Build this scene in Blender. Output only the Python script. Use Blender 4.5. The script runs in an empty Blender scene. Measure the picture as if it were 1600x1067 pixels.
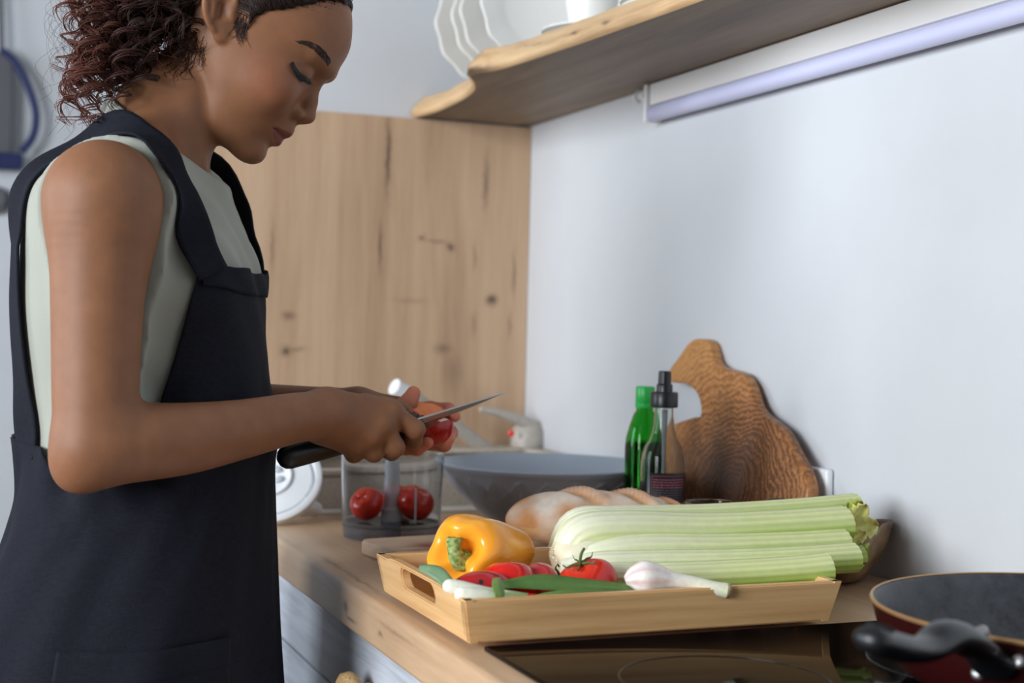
import bpy, bmesh, math, random
import numpy as np
from mathutils import Vector, Matrix, noise as mnoise

random.seed(7); np.random.seed(7)
SC = bpy.context.scene
COL = SC.collection

# ------------------------------------------------------------------ camera
# right wall is the plane x = 0, the worktop runs along y, its top is z = 0.90
CAM = np.array([-1.037, 0.0, 1.179])
FPX = 2222.0
_dy = np.array([-900.0, 40.0, -FPX]); _dy /= np.linalg.norm(_dy)
_up = np.array([math.sin(math.radians(1.2)), math.cos(math.radians(1.2)), 0.0])
_dz = _up - _dy * (_up @ _dy); _dz /= np.linalg.norm(_dz)
_dx = np.cross(_dy, _dz)
ROT = np.array([_dx, _dy, _dz])
cam_data = bpy.data.cameras.new('camera'); cam_data.lens = 50.0; cam_data.sensor_width = 36.0
cam = bpy.data.objects.new('camera', cam_data); COL.objects.link(cam)
M4 = Matrix([list(ROT[0]) + [CAM[0]], list(ROT[1]) + [CAM[1]], list(ROT[2]) + [CAM[2]], [0, 0, 0, 1]])
cam.matrix_world = M4
cam_data.clip_start = 0.02
cam_data.dof.use_dof = True
cam_data.dof.focus_distance = 1.47
cam_data.dof.aperture_fstop = 4.5
SC.camera = cam

# ------------------------------------------------------------------ light
SC.view_settings.view_transform = 'Standard'
SC.view_settings.look = 'None'
SC.view_settings.gamma = 1.0
SC.view_settings.use_curve_mapping = False
SC.view_settings.exposure = 0.1
world = bpy.data.worlds.new('world'); SC.world = world; world.use_nodes = True
world.node_tree.nodes['Background'].inputs[0].default_value = (0.86, 0.92, 1.0, 1)
world.node_tree.nodes['Background'].inputs[1].default_value = 0.30

def window_light(name, loc, target, sx, sy, power, color):
    l = bpy.data.lights.new(name, 'AREA'); l.shape = 'RECTANGLE'; l.size = sx; l.size_y = sy
    l.energy = power; l.color = color
    o = bpy.data.objects.new(name, l); COL.objects.link(o)
    o.location = loc
    o.rotation_euler = (Vector(target) - Vector(loc)).to_track_quat('-Z', 'Y').to_euler()
    return o
# daylight entering the two windows of the left wall
window_light('window_daylight', (-3.86, 0.10, 1.75), (-0.6, 1.25, 1.3), 1.9, 1.5, 180, (0.89, 0.945, 1.0))
window_light('window_daylight', (-3.86, 2.75, 1.75), (0.0, 1.9, 1.4), 1.3, 1.5, 58, (0.80, 0.90, 1.0))

# ------------------------------------------------------------------ helpers
def ray(u, v):
    return ROT @ np.array([u - 800.0, 533.5 - v, -FPX])
def at(u, v, y):
    d = ray(u, v); return CAM + d * (y / d[1])
def atx(u, v, x):
    d = ray(u, v); return CAM + d * ((x - CAM[0]) / d[0])
def atd(u, v, d):
    return CAM + ray(u, v) * (d / FPX)
def atz(u, v, z=0.90):
    d = ray(u, v); return CAM + d * ((z - CAM[2]) / d[2])

def empty(name, loc, label=None, cat=None, group=None, kind=None):
    o = bpy.data.objects.new(name, None); COL.objects.link(o)
    o.location = Vector([float(c) for c in loc]); o.empty_display_size = 0.02
    tag(o, label, cat, group, kind); return o
def tag(o, label=None, cat=None, group=None, kind=None):
    if label: o['label'] = label
    if cat: o['category'] = cat
    if group: o['group'] = group
    if kind: o['kind'] = kind
    return o
def link(name, me, mat, parent=None, smooth=True, autosmooth=None):
    o = bpy.data.objects.new(name, me); COL.objects.link(o)
    if mat is not None: me.materials.append(mat)
    if smooth:
        me.polygons.foreach_set('use_smooth', [True] * len(me.polygons))
        if autosmooth is not None:
            try: me.set_sharp_from_angle(angle=math.radians(autosmooth))
            except Exception: pass
    if parent is not None:
        o.parent = parent
        loc = Vector((0, 0, 0)); p = parent
        rootloc = Vector(p.location) if p.type == 'EMPTY' else Vector((0, 0, 0))
        if p.type == 'EMPTY':
            o.matrix_parent_inverse = Matrix.Translation(-rootloc)
    return o
def mesh(name, verts, faces, mat, parent=None, smooth=True, auto=None, colors=None, attrs=None):
    me = bpy.data.meshes.new(name)
    me.from_pydata([tuple(float(c) for c in v) for v in verts], [], [tuple(int(i) for i in f) for f in faces]); me.update()
    put_colors(me, colors)
    return link(name, me, mat, parent, smooth, auto)
def put_colors(me, colors):
    if colors is not None:
        a = me.color_attributes.new('Col', 'FLOAT_COLOR', 'POINT')
        c = np.ones((len(me.vertices), 4), np.float32); c[:, :3] = np.asarray(colors)[:, :3]
        a.data.foreach_set('color', c.ravel())
def bm_obj(name, bm, mat, parent=None, smooth=True, auto=35):
    bmesh.ops.recalc_face_normals(bm, faces=bm.faces)
    me = bpy.data.meshes.new(name); bm.to_mesh(me); bm.free()
    return link(name, me, mat, parent, smooth, auto)
def bm_box(bm, x0, x1, y0, y1, z0, z1, bev=0.0, seg=2):
    r = bmesh.ops.create_cube(bm, size=1.0)
    for v in r['verts']:
        v.co = Vector(((x0 + x1) / 2 + v.co.x * (x1 - x0), (y0 + y1) / 2 + v.co.y * (y1 - y0), (z0 + z1) / 2 + v.co.z * (z1 - z0)))
    if bev > 0:
        es = list({e for v in r['verts'] for e in v.link_edges})
        bmesh.ops.bevel(bm, geom=es, offset=bev, segments=seg, affect='EDGES', profile=0.5)
def box(name, x0, x1, y0, y1, z0, z1, mat, parent=None, bev=0.0, seg=2):
    bm = bmesh.new(); bm_box(bm, x0, x1, y0, y1, z0, z1, bev, seg)
    return bm_obj(name, bm, mat, parent)
def lathe_data(prof, n=48, c=(0, 0, 0), axis=None, caps=True):
    """prof: (radius, height) list; closed where radius is 0"""
    V = []; Fc = []; rings = []
    for r, z in prof:
        if r < 1e-6:
            rings.append([len(V)]); V.append((0, 0, z))
        else:
            rings.append(list(range(len(V), len(V) + n)))
            for i in range(n):
                a = 2 * math.pi * i / n; V.append((r * math.cos(a), r * math.sin(a), z))
    for a, b in zip(rings, rings[1:]):
        if len(a) == 1 and len(b) == 1: continue
        for i in range(n):
            j = (i + 1) % n
            if len(a) == 1: Fc.append((a[0], b[j], b[i]))
            elif len(b) == 1: Fc.append((a[i], a[j], b[0]))
            else: Fc.append((a[i], a[j], b[j], b[i]))
    V = np.array(V, float)
    if axis is not None:
        q = Vector((0, 0, 1)).rotation_difference(Vector(axis)).to_matrix()
        V = V @ np.array(q).T
    return V + np.array(c), Fc
def lathe(name, prof, mat, parent=None, n=48, c=(0, 0, 0), axis=None, auto=40, colors=None):
    V, Fc = lathe_data(prof, n, c, axis)
    return mesh(name, V, Fc, mat, parent, True, auto, colors)
def spline(pts, n):
    """Catmull-Rom through pts (any dimension), n samples"""
    P = np.asarray(pts, float)
    if len(P) == 2: 
        t = np.linspace(0, 1, n)[:, None]; return P[0] * (1 - t) + P[1] * t
    Q = np.vstack([2 * P[0] - P[1], P, 2 * P[-1] - P[-2]])
    seg = np.linalg.norm(np.diff(P[:, :min(3, P.shape[1])], axis=0), axis=1); s = np.concatenate([[0], np.cumsum(seg)])
    t = np.linspace(0, s[-1], n); i = np.clip(np.searchsorted(s, t, 'right') - 1, 0, len(P) - 2)
    f = ((t - s[i]) / np.maximum(seg[i], 1e-9))[:, None]
    a, b, c, d = Q[i], Q[i + 1], Q[i + 2], Q[i + 3]
    return 0.5 * ((2 * b) + (-a + c) * f + (2 * a - 5 * b + 4 * c - d) * f ** 2 + (-a + 3 * b - 3 * c + d) * f ** 3)
def rspl(rad, n, pts=None):
    """smooth radii for a tube through pts (same count) or at even spacing"""
    if pts is not None and len(pts) == len(rad):
        return spline(np.column_stack([np.array(pts, float), rad]), n)[:, 3]
    k = np.linspace(0, 1, len(rad)); return spline(np.column_stack([k, k * 0, k * 0, rad]), n)[:, 3]
def frames(P):
    T = np.gradient(P, axis=0); T /= np.maximum(np.linalg.norm(T, axis=1), 1e-12)[:, None]
    ref = np.array([0, 0, 1.0]) if abs(T[0, 2]) < 0.9 else np.array([1.0, 0, 0])
    N = np.zeros_like(P); n = ref - T[0] * (ref @ T[0]); n /= np.linalg.norm(n); N[0] = n
    for i in range(1, len(P)):
        n = N[i - 1] - T[i] * (N[i - 1] @ T[i]); n /= max(np.linalg.norm(n), 1e-12); N[i] = n
    return T, N, np.cross(T, N)
def tube_data(P, R, n=10, cap=True, flat=1.0, round_caps=False):
    P = np.asarray(P, float); R = np.broadcast_to(np.asarray(R, float), (len(P),)).copy()
    if round_caps:
        T0 = P[0] - P[1]; T0 /= np.linalg.norm(T0); T1 = P[-1] - P[-2]; T1 /= np.linalg.norm(T1)
        pre = []; rp = []; post = []; rq = []
        for a in (80, 55, 28):
            pre.append(P[0] + T0 * R[0] * math.sin(math.radians(a))); rp.append(R[0] * math.cos(math.radians(a)))
        for a in (28, 55, 80):
            post.append(P[-1] + T1 * R[-1] * math.sin(math.radians(a))); rq.append(R[-1] * math.cos(math.radians(a)))
        P = np.vstack([pre, P, post]); R = np.concatenate([rp, R, rq])
    T, N, B = frames(P)
    a = np.linspace(0, 2 * math.pi, n, endpoint=False)
    V = (P[:, None, :] + R[:, None, None] * (np.cos(a)[None, :, None] * N[:, None, :] + flat * np.sin(a)[None, :, None] * B[:, None, :])).reshape(-1, 3)
    m = len(P); Fc = []
    for i in range(m - 1):
        for j in range(n):
            k = (j + 1) % n; Fc.append((i * n + j, i * n + k, (i + 1) * n + k, (i + 1) * n + j))
    if cap:
        Fc.append(tuple(range(n - 1, -1, -1))); Fc.append(tuple(range((m - 1) * n, m * n)))
    return V, Fc
def tube(name, P, R, mat, parent=None, n=12, flat=1.0, round_caps=False, auto=50, colors=None):
    V, Fc = tube_data(P, R, n, True, flat, round_caps)
    return mesh(name, V, Fc, mat, parent, True, auto, colors)
def multi(parts):
    V = []; Fc = []; o = 0
    for v, f in parts:
        V.append(np.asarray(v)); Fc += [tuple(i + o for i in q) for q in f]; o += len(v)
    return np.vstack(V), Fc
def grid_data(nu, nv, fn, closed_u=False):
    V = [fn(i / (nu if closed_u else nu - 1), j / (nv - 1)) for j in range(nv) for i in range(nu)]
    Fc = []
    for j in range(nv - 1):
        for i in range(nu if closed_u else nu - 1):
            k = (i + 1) % nu; Fc.append((j * nu + i, j * nu + k, (j + 1) * nu + k, (j + 1) * nu + i))
    return np.array(V, float), Fc
def thick(o, t, offset=-1.0):
    m = o.modifiers.new('thickness', 'SOLIDIFY'); m.thickness = t; m.offset = offset; return o
def subsurf(o, n=1):
    m = o.modifiers.new('smooth', 'SUBSURF'); m.levels = n; m.render_levels = n; return o
def prism_data(outline, d0, d1, bev=0.0):
    """outline in the (a,b) plane, extruded from d0 to d1 -> (a,b,d) triples"""
    bm = bmesh.new()
    vs = [bm.verts.new((a, b, d0)) for a, b in outline]
    f = bm.faces.new(vs)
    r = bmesh.ops.extrude_face_region(bm, geom=[f])
    for e in r['geom']:
        if isinstance(e, bmesh.types.BMVert): e.co.z = d1
    bmesh.ops.recalc_face_normals(bm, faces=bm.faces)
    if bev > 0:
        es = [e for e in bm.edges if abs(e.verts[0].co.z - e.verts[1].co.z) < 1e-7]
        bmesh.ops.bevel(bm, geom=es, offset=bev, segments=3, affect='EDGES', profile=0.5)
    return bm
def nz(p, s=1.0, o=0.0):
    return mnoise.noise(Vector((p[0] * s + o, p[1] * s + o * 1.3, p[2] * s - o)))

# ------------------------------------------------------------------ materials
def srgb(r, g, b):
    f = lambda c: (c / 255 / 12.92) if c / 255 <= 0.04045 else ((c / 255 + 0.055) / 1.055) ** 2.4
    return (f(r), f(g), f(b), 1.0)
class NT:
    def __init__(s, name):
        s.m = bpy.data.materials.new(name); s.m.use_nodes = True
        s.t = s.m.node_tree; s.b = s.t.nodes['Principled BSDF']
    def n(s, typ, **kw):
        x = s.t.nodes.new(typ)
        for k, v in kw.items():
            if k.startswith('_'): setattr(x, k[1:], v)
            else: x.inputs[k.replace('__', ' ')].default_value = v
        return x
    def l(s, a, b): s.t.links.new(a, b)
    def math(s, op, a, b=None, c=None, clamp=False):
        x = s.t.nodes.new('ShaderNodeMath'); x.operation = op; x.use_clamp = clamp
        for i, q in enumerate((a, b, c)):
            if q is None: continue
            if isinstance(q, (int, float)): x.inputs[i].default_value = q
            else: s.l(q, x.inputs[i])
        return x.outputs[0]
    def ramp(s, fac, stops):
        x = s.t.nodes.new('ShaderNodeValToRGB'); e = x.color_ramp.elements
        while len(e) < len(stops): e.new(0.5)
        for q, (p, c) in zip(e, stops): q.position = p; q.color = c
        s.l(fac, x.inputs[0]); return x.outputs[0]
    def mix(s, fac, a, b, mode='MIX'):
        x = s.t.nodes.new('ShaderNodeMix'); x.data_type = 'RGBA'; x.blend_type = mode
        for i, q in ((0, fac), (6, a), (7, b)):
            if isinstance(q, (int, float, tuple)): x.inputs[i].default_value = q
            else: s.l(q, x.inputs[i])
        return x.outputs[2]
    def coord(s, scale=(1, 1, 1), rot=(0, 0, 0), loc=(0, 0, 0), kind='Object'):
        tc = s.t.nodes.new('ShaderNodeTexCoord'); mp = s.t.nodes.new('ShaderNodeMapping')
        mp.inputs['Scale'].default_value = scale; mp.inputs['Rotation'].default_value = rot; mp.inputs['Location'].default_value = loc
        s.l(tc.outputs[kind], mp.inputs[0]); return mp.outputs[0]
    def noise(s, co, scale, detail=4, rough=0.55, dist=0.0):
        x = s.n('ShaderNodeTexNoise', Scale=scale, Detail=detail, Roughness=rough, Distortion=dist); s.l(co, x.inputs['Vector']); return x.outputs['Fac']
    def bump(s, h, strength, dist=0.002):
        x = s.n('ShaderNodeBump', Strength=strength, Distance=dist); s.l(h, x.inputs['Height']); s.l(x.outputs[0], s.b.inputs['Normal'])
    def base(s, c):
        if isinstance(c, tuple): s.b.inputs['Base Color'].default_value = c
        else: s.l(c, s.b.inputs['Base Color'])
    def set(s, **kw):
        for k, v in kw.items(): s.b.inputs[k.replace('__', ' ')].default_value = v
        return s
def plain(name, c, rough=0.5, **kw):
    t = NT(name); t.base(c); t.set(Roughness=rough, **kw); return t.m
def speckled(name, c1, c2, scale=60, rough=0.5, bump=0.0, **kw):
    t = NT(name); co = t.coord(); f = t.noise(co, scale, 5)
    t.base(t.ramp(f, [(0.35, c1), (0.65, c2)])); t.set(Roughness=rough, **kw)
    if bump: t.bump(f, bump, 0.001)
    return t.m
def vcol(name, rough=0.5, noise_amt=0.0, noise_scale=80, bump=0.0, bscale=200, bdist=0.0006, **kw):
    t = NT(name); a = t.n('ShaderNodeVertexColor', _layer_name='Col'); c = a.outputs['Color']
    co = t.coord()
    if noise_amt:
        f = t.noise(co, noise_scale, 5); g = t.ramp(f, [(0.3, (1 - noise_amt,) * 3 + (1,)), (0.7, (1 + noise_amt,) * 3 + (1,))])
        c = t.mix(1.0, c, g, 'MULTIPLY')
    t.base(c); t.set(Roughness=rough, **kw)
    if bump: t.bump(t.noise(co, bscale, 3), bump, bdist)
    return t.m
def wood(name, light, mid, dark, grain=(60, 60, 2.5), rough=0.5, fine=6.0, marks=(), bump=0.15, mcol=srgb(58, 42, 32), contrast=1.0):
    """grain: coordinate scale, small along the fibre; marks: (centre, radii, strength) dark knots and cracks in object space"""
    t = NT(name); co = t.coord(scale=grain)
    big = t.noise(t.coord(scale=tuple(g * 0.12 for g in grain)), 1.0, 3, 0.5, 0.6)
    f1 = t.noise(co, 1.0, 5, 0.6, 0.4); f2 = t.noise(co, fine, 4, 0.65)
    f = t.math('ADD', t.math('MULTIPLY', f1, 0.55), t.math('ADD', t.math('MULTIPLY', big, 0.30), t.math('MULTIPLY', f2, 0.15)))
    w = 0.16 / contrast
    c = t.ramp(f, [(0.5 - w, dark), (0.5, mid), (0.5 + w, light)])
    if marks:
        o = t.coord(); sep = t.t.nodes.new('ShaderNodeSeparateXYZ')
        wob = t.n('ShaderNodeTexNoise', Scale=45.0, Detail=4.0); t.l(o, wob.inputs['Vector'])
        off = t.n('ShaderNodeVectorMath', _operation='MULTIPLY_ADD'); t.l(wob.outputs['Color'], off.inputs[0])
        off.inputs[1].default_value = (0.012, 0.012, 0.012); t.l(o, off.inputs[2]); t.l(off.outputs[0], sep.inputs[0])
        tot = None
        for (cx, cy, cz), (rx, ry, rz), st in marks:
            d = None
            for ax, cc, rr in ((0, cx, rx), (1, cy, ry), (2, cz, rz)):
                if rr is None: continue
                q = t.math('DIVIDE', t.math('SUBTRACT', sep.outputs[ax], cc + 0.006), rr); q = t.math('MULTIPLY', q, q)
                d = q if d is None else t.math('ADD', d, q)
            e = t.math('MULTIPLY', t.math('POWER', 2.718, t.math('MULTIPLY', d, -1.0)), st)
            tot = e if tot is None else t.math('MAXIMUM', tot, e)
        c = t.mix(t.math('MULTIPLY', tot, t.math('ADD', f2, 0.45), clamp=True), c, mcol)
    t.base(c); t.set(Roughness=rough)
    t.bump(f2, bump, 0.0008)
    return t.m

# ================================================================== setting
def px_marks(lst, y):
    out = []
    for (u, v, ru, rv, st) in lst:
        p = at(u, v, y); s = 1 / 905.0
        out.append(((p[0], y, p[2]), (max(ru * s, 0.001), None, max(rv * s, 0.001)), st))
    return out
m_wall = speckled('white_paint', srgb(200, 202, 205), srgb(203, 205, 208), 6, 0.65)
m_floor = wood('floor_oak', srgb(120, 96, 72), srgb(100, 78, 58), srgb(76, 58, 42), (14, 1.2, 14), 0.5)
m_panel = wood('oak_panel', srgb(205, 174, 144), srgb(190, 158, 127), srgb(163, 130, 101), (26, 26, 1.6), 0.55, 7.0, px_marks([
    (605, 245, 4, 60, .85), (592, 386, 3, 36, .7), (425, 386, 3, 36, .4), (757, 285, 5, 38, .6), (766, 469, 9, 8, .9), (658, 372, 5, 4, .7),
    (680, 378, 24, 3, .35), (702, 385, 7, 6, .8), (801, 430, 4, 34, .5), (446, 548, 9, 8, .8), (460, 545, 16, 4, .4), (450, 493, 10, 7, .6), (691, 545, 14, 8, .5), (708, 580, 18, 26, .3),
    (739, 506, 4, 18, .35), (740, 400, 3, 24, .35), (795, 510, 4, 22, .35), (640, 470, 30, 5, .2)], 2.49), contrast=0.8)
m_top = wood('oak_worktop', srgb(212, 180, 146), srgb(194, 160, 126), srgb(160, 127, 97), (24, 1.5, 24), 0.42, 7.0,
    [((-0.62, 1.49, 0.874), (None, 0.010, 0.006), .9), ((-0.62, 1.47, 0.866), (None, 0.022, 0.002), .8), ((-0.60, 1.62, 0.9), (0.004, 0.05, None), .6),
     ((-0.60, 1.52, 0.9), (0.003, 0.09, None), .5), ((-0.62, 1.36, 0.872), (None, 0.008, 0.003), .6), ((-0.618, 1.3, 0.884), (None, 0.06, 0.002), .3)], contrast=0.9)

def structure(o): o['kind'] = 'structure'; return o
X0, Y0, Y1, H = -3.9, -2.4, 4.4, 2.7
structure(box('floor', X0 - .1, 0.1, Y0, Y1 + .1, -0.05, 0.0, m_floor))
structure(box('ceiling', X0 - .1, 0.1, Y0, Y1 + .1, H, H + .05, plain('ceiling_paint', srgb(158, 158, 160), .7)))
structure(box('wall_rear_added', X0 - .1, 0.1, Y0 - .1, Y0, 0, H, plain('fill_cut_grey', srgb(92, 95, 100), .7)))  # unseen rear wall, added in dark grey to hold back fill behind the camera
structure(box('wall_right', 0.0, 0.1, Y0, Y1 + .1, 0, H, m_wall))
structure(box('wall_far', X0 - .1, 0.0, Y1, Y1 + .1, 0, H, m_wall))
wb = structure(box('wall_back', -0.64, 0.0, 2.5, 2.62, 0, H, m_wall))
box('wood_panel', -0.635, -0.0005, 2.484, 2.4995, 0.9005, 1.561, m_panel, wb, 0.001, 1)
bm = bmesh.new()                                            # left wall with two window openings
for (a, b, c, d) in ((Y0, -0.87, 0, H), (1.07, 2.08, 0, H), (3.42, Y1 + .1, 0, H), (-0.87, 1.07, 0, 0.98), (-0.87, 1.07, 2.52, H), (2.08, 3.42, 0, 0.98), (2.08, 3.42, 2.52, H)):
    bm_box(bm, X0 - .1, X0, a, b, c, d)
structure(bm_obj('wall_left', bm, m_wall))
m_frame = plain('window_white', srgb(235, 235, 232), 0.4)
for i, (a, b) in enumerate(((-0.87, 1.07), (2.08, 3.42))):
    bm = bmesh.new()
    for q in (a, (a + b) / 2 - .025, b - .05): bm_box(bm, X0 - .03, X0 + .02, q, q + .05, 0.98, 2.52, 0.004)
    for q in (0.98, 2.05, 2.47): bm_box(bm, X0 - .03, X0 + .02, a, b, q, q + .05, 0.004)
    structure(bm_obj('window_%d' % (i + 1), bm, m_frame))

# ------------------------------------------------------------------ worktop and cabinets
wt = box('worktop', -0.62, -0.0005, -0.6, 2.4835, 0.852, 0.90, m_top, None, 0.006, 3)
tag(wt, 'long oak kitchen worktop with a thick front edge running along the white wall', 'worktop')
m_plank = wood('whitewashed_plank', srgb(214, 219, 226), srgb(188, 193, 202), srgb(128, 130, 136), (60, 2.2, 40), 0.6, 5.0, bump=0.5, contrast=0.8)
m_carc = plain('cabinet_body', srgb(120, 122, 126), 0.6)
m_rope = speckled('rope', srgb(214, 180, 128), srgb(170, 130, 84), 300, 0.8)
cab_lab = ['whitewashed plank drawer cabinet below the black cooktop', 'whitewashed plank drawer cabinet with a rope knob, under the bamboo tray',
           'whitewashed plank cabinet under the sink, beside the apron']
for i, (a, b) in enumerate(((0.60, 1.26), (1.26, 1.92), (1.92, 2.48))):
    c = empty('cabinet', (-0.3, (a + b) / 2, 0), cab_lab[i], 'cabinet', 'whitewashed base cabinets')
    box('body', -0.58, -0.001, a + .001, b - .001, 0.0, 0.8515, m_carc, c)
    for (z0, z1) in ((0.60, 0.846), (0.33, 0.592), (0.06, 0.322)):
        d = box('drawer', -0.592, -0.5805, a + .004, b - .004, z0, z1, m_carc, c)
        n = 3; zz = np.linspace(z0, z1, n + 1)
        for k in range(n):
            box('plank', -0.606, -0.5925, a + .004, b - .004, zz[k] + .0012, zz[k + 1] - .0012, m_plank, d, 0.003, 2)
        if z0 > .5:
            for ky in (a + 0.168,):
                V, Fc = lathe_data([(0, 0), (.006, 0), (.006, .012), (.014, .016), (.019, .024), (.017, .034), (.009, .039), (0, .04)], 20, (-0.606, ky, 0.801), (-1, 0, 0))
                mesh('knob', V, Fc, m_rope, d)

# ------------------------------------------------------------------ black glass cooktop
hob = empty('cooktop', (-0.34, 0.85, 0.9), 'black glass cooktop set into the worktop in front of the tray', 'cooktop')
t = NT('black_glass'); t.base(srgb(9, 9, 11)); t.set(Roughness=0.05, IOR=1.12, **{'Specular__IOR__Level': 0.25}); m_glassblack = t.m
box('glass', -0.592, -0.07, 0.50, 1.146, 0.9003, 0.905, m_glassblack, hob, 0.0015, 2)
m_ring = plain('cooktop_print', srgb(16, 16, 18), 0.2)
for (x, y, r) in ((-0.45, 0.98, .085), (-0.2, 0.97, .10), (-0.45, 0.68, .09), (-0.2, 0.68, .08)):
    V, Fc = lathe_data([(r - .0012, .9051), (r - .0012, .90525), (r, .90525), (r, .9051)], 64, (x, y, 0)); mesh('cooking_zone', V, Fc, m_ring, hob)

# ------------------------------------------------------------------ stone sink with tap
m_stone = speckled('beige_stone', srgb(196, 186, 172), srgb(176, 166, 152), 180, 0.5)
s = empty('sink', (-0.3, 2.25, 0.9), 'low beige stone sink standing on the worktop against the oak panel', 'sink')
bm = bmesh.new()
bm_box(bm, -0.575, -0.02, 2.045, 2.067, 0.9003, 0.957, .004); bm_box(bm, -0.575, -0.02, 2.45, 2.472, 0.9003, 0.957, .004)
bm_box(bm, -0.575, -0.553, 2.067, 2.45, 0.9003, 0.957, .004); bm_box(bm, -0.042, -0.02, 2.067, 2.45, 0.9003, 0.957, .004)
bm_box(bm, -0.553, -0.042, 2.067, 2.45, 0.9003, 0.906)
bm_obj('basin', bm, m_stone, s)
bm = bmesh.new()
for q in ((-0.58, -0.015, 2.04, 2.072), (-0.58, -0.015, 2.38, 2.478), (-0.58, -0.55, 2.0722, 2.3798), (-0.045, -0.015, 2.0722, 2.3798)): bm_box(bm, *q, 0.9572, 0.9655, .002)
bm_obj('rim', bm, m_stone, s)
box('sealing_strip', -0.575, -0.02, 2.036, 2.0445, 0.9003, 0.908, plain('sealant', srgb(225, 222, 214), .5), s, .002)
m_tap = speckled('warm_grey_tap', srgb(186, 178, 168), srgb(170, 163, 153), 120, 0.38)
m_white = plain('white_plastic', srgb(232, 234, 236), 0.35)
tp = empty('tap', (-0.075, 2.42, 0.966), 'warm grey kitchen tap with a lever and a long slanted spout, behind the big bowl', 'tap')
b0 = at(825, 700, 2.42)
lathe('body', [(0, .966), (.034, .966), (.034, .972), (.03, .976), (.03, b0[2] - .004), (0, b0[2] - .004)], m_tap, tp, 32, (b0[0], 2.42, 0))
lv = lathe('lever_head', [(.031, b0[2] - .003), (.0325, b0[2] + .002), (.0325, b0[2] + .026), (.029, b0[2] + .037), (.02, b0[2] + .044), (0, b0[2] + .047)], m_tap, tp, 32, (b0[0], 2.42, 0))
P = spline([at(838, 668, 2.41), at(808, 655, 2.405), at(780, 645, 2.40), at(753, 640, 2.395)], 14)
tube('lever', P, np.linspace(.013, .0055, 14), m_tap, tp, 12, 0.8, True)
q = at(799, 677, 2.382); lathe('hot_mark', [(0, 0), (.006, 0), (.006, .002), (.004, .003), (0, .003)], plain('red_mark', srgb(215, 40, 35), .4), lv, 16, (q[0] + .001, q[1] + .003, q[2]), (-.45, -.89, 0))
P = spline([at(795, 725, 2.415), at(765, 705, 2.40), at(690, 650, 2.37), at(630, 612, 2.34)], 24)
sp = tube('spout', P, .0125, m_tap, tp, 16)
P2 = spline([at(632, 613, 2.341), at(616, 604, 2.335)], 4); tube('aerator', P2, .0145, m_white, sp, 16, 1, False)

# ------------------------------------------------------------------ live-edge shelf
m_shelf = wood('shelf_wood', srgb(158, 136, 110), srgb(128, 108, 88), srgb(90, 76, 64), (20, 1.6, 20), 0.55, 7.0, [((-0.02, 1.27, 1.564), (.012, .03, None), .9)], bump=0.3)
m_shelfedge = wood('shelf_edge', srgb(222, 192, 150), srgb(206, 170, 126), srgb(150, 114, 80), (20, 2.5, 40), 0.6, 5.0,
    [((-0.285, 2.04, 1.59), (.05, .018, .02), .95), ((-0.29, 2.02, 1.568), (.05, .05, .006), .95), ((-0.26, 1.75, 1.58), (.05, .012, .003), .9), ((-0.25, 1.66, 1.578), (.05, .010, .003), .8), ((-0.27, 1.9, 1.59), (.05, .03, .002), .5), ((-0.27, 1.86, 1.584), (.05, .03, .002), .5)], bump=0.5)
edge = spline([(2.4965, -.232, 0), (2.40, -.222, 0), (2.33, -.223, 0), (2.24, -.228, 0), (2.153, -.243, 0), (2.08, -.272, 0), (2.04, -.293, 0), (2.01, -.292, 0), (1.98, -.276, 0), (1.90, -.264, 0), (1.743, -.249, 0), (1.647, -.242, 0), (1.439, -.228, 0), (1.2, -.222, 0), (0.9, -.235, 0), (0.6, -.228, 0), (0.3, -.225, 0)], 120)
def shelf_ring(i):
    y, xb = edge[i, 0], edge[i, 1]
    n1 = 0.004 * nz((0, y * 30, 0.3)); n2 = 0.004 * nz((3, y * 45, 1.3))
    return y, xb, n1, n2
V = []; Fc = []
for i in range(len(edge)):
    y, xb, n1, n2 = shelf_ring(i)
    V += [(-0.0005, y, 1.564), (xb * .5, y, 1.564), (xb + .003, y, 1.564), (-0.0005, y, 1.604), (xb * .5, y, 1.604), (xb + .022 + n1, y, 1.603)]
for i in range(len(edge) - 1):
    a, b = i * 6, (i + 1) * 6
    Fc += [(a, b, b + 1, a + 1), (a + 1, b + 1, b + 2, a + 2), (a + 3, a + 4, b + 4, b + 3), (a + 4, a + 5, b + 5, b + 4), (a, a + 3, b + 3, b)]
for a in (0, (len(edge) - 1) * 6): Fc += [(a, a + 1, a + 4, a + 3), (a + 1, a + 2, a + 5, a + 4)]
shelf = empty('wall_shelf', (-0.12, 1.4, 1.564), 'live-edge wooden shelf on the white wall above the worktop', 'shelf')
mesh('board', V, Fc, m_shelf, shelf, False)
V = []; Fc = []
for i in range(len(edge)):
    y, xb, n1, n2 = shelf_ring(i)
    V += [(xb + .0035, y, 1.5638), (xb - .002, y, 1.5665), (xb - .004 + n1, y, 1.572 + n2 * .3), (xb + n2 * .8, y, 1.581), (xb + .009 + n1, y, 1.592 + n2 * .4), (xb + .018 + n1, y, 1.6015), (xb + .024 + n1, y, 1.6045)]
for i in range(len(edge) - 1):
    for k in range(6):
        a, b = i * 7 + k, (i + 1) * 7 + k; Fc.append((a, b, b + 1, a + 1))
e = mesh('bark_edge', V, Fc, m_shelfedge, shelf, True); e['label'] = 'paler natural wavy edge with dark bark spots'

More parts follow.
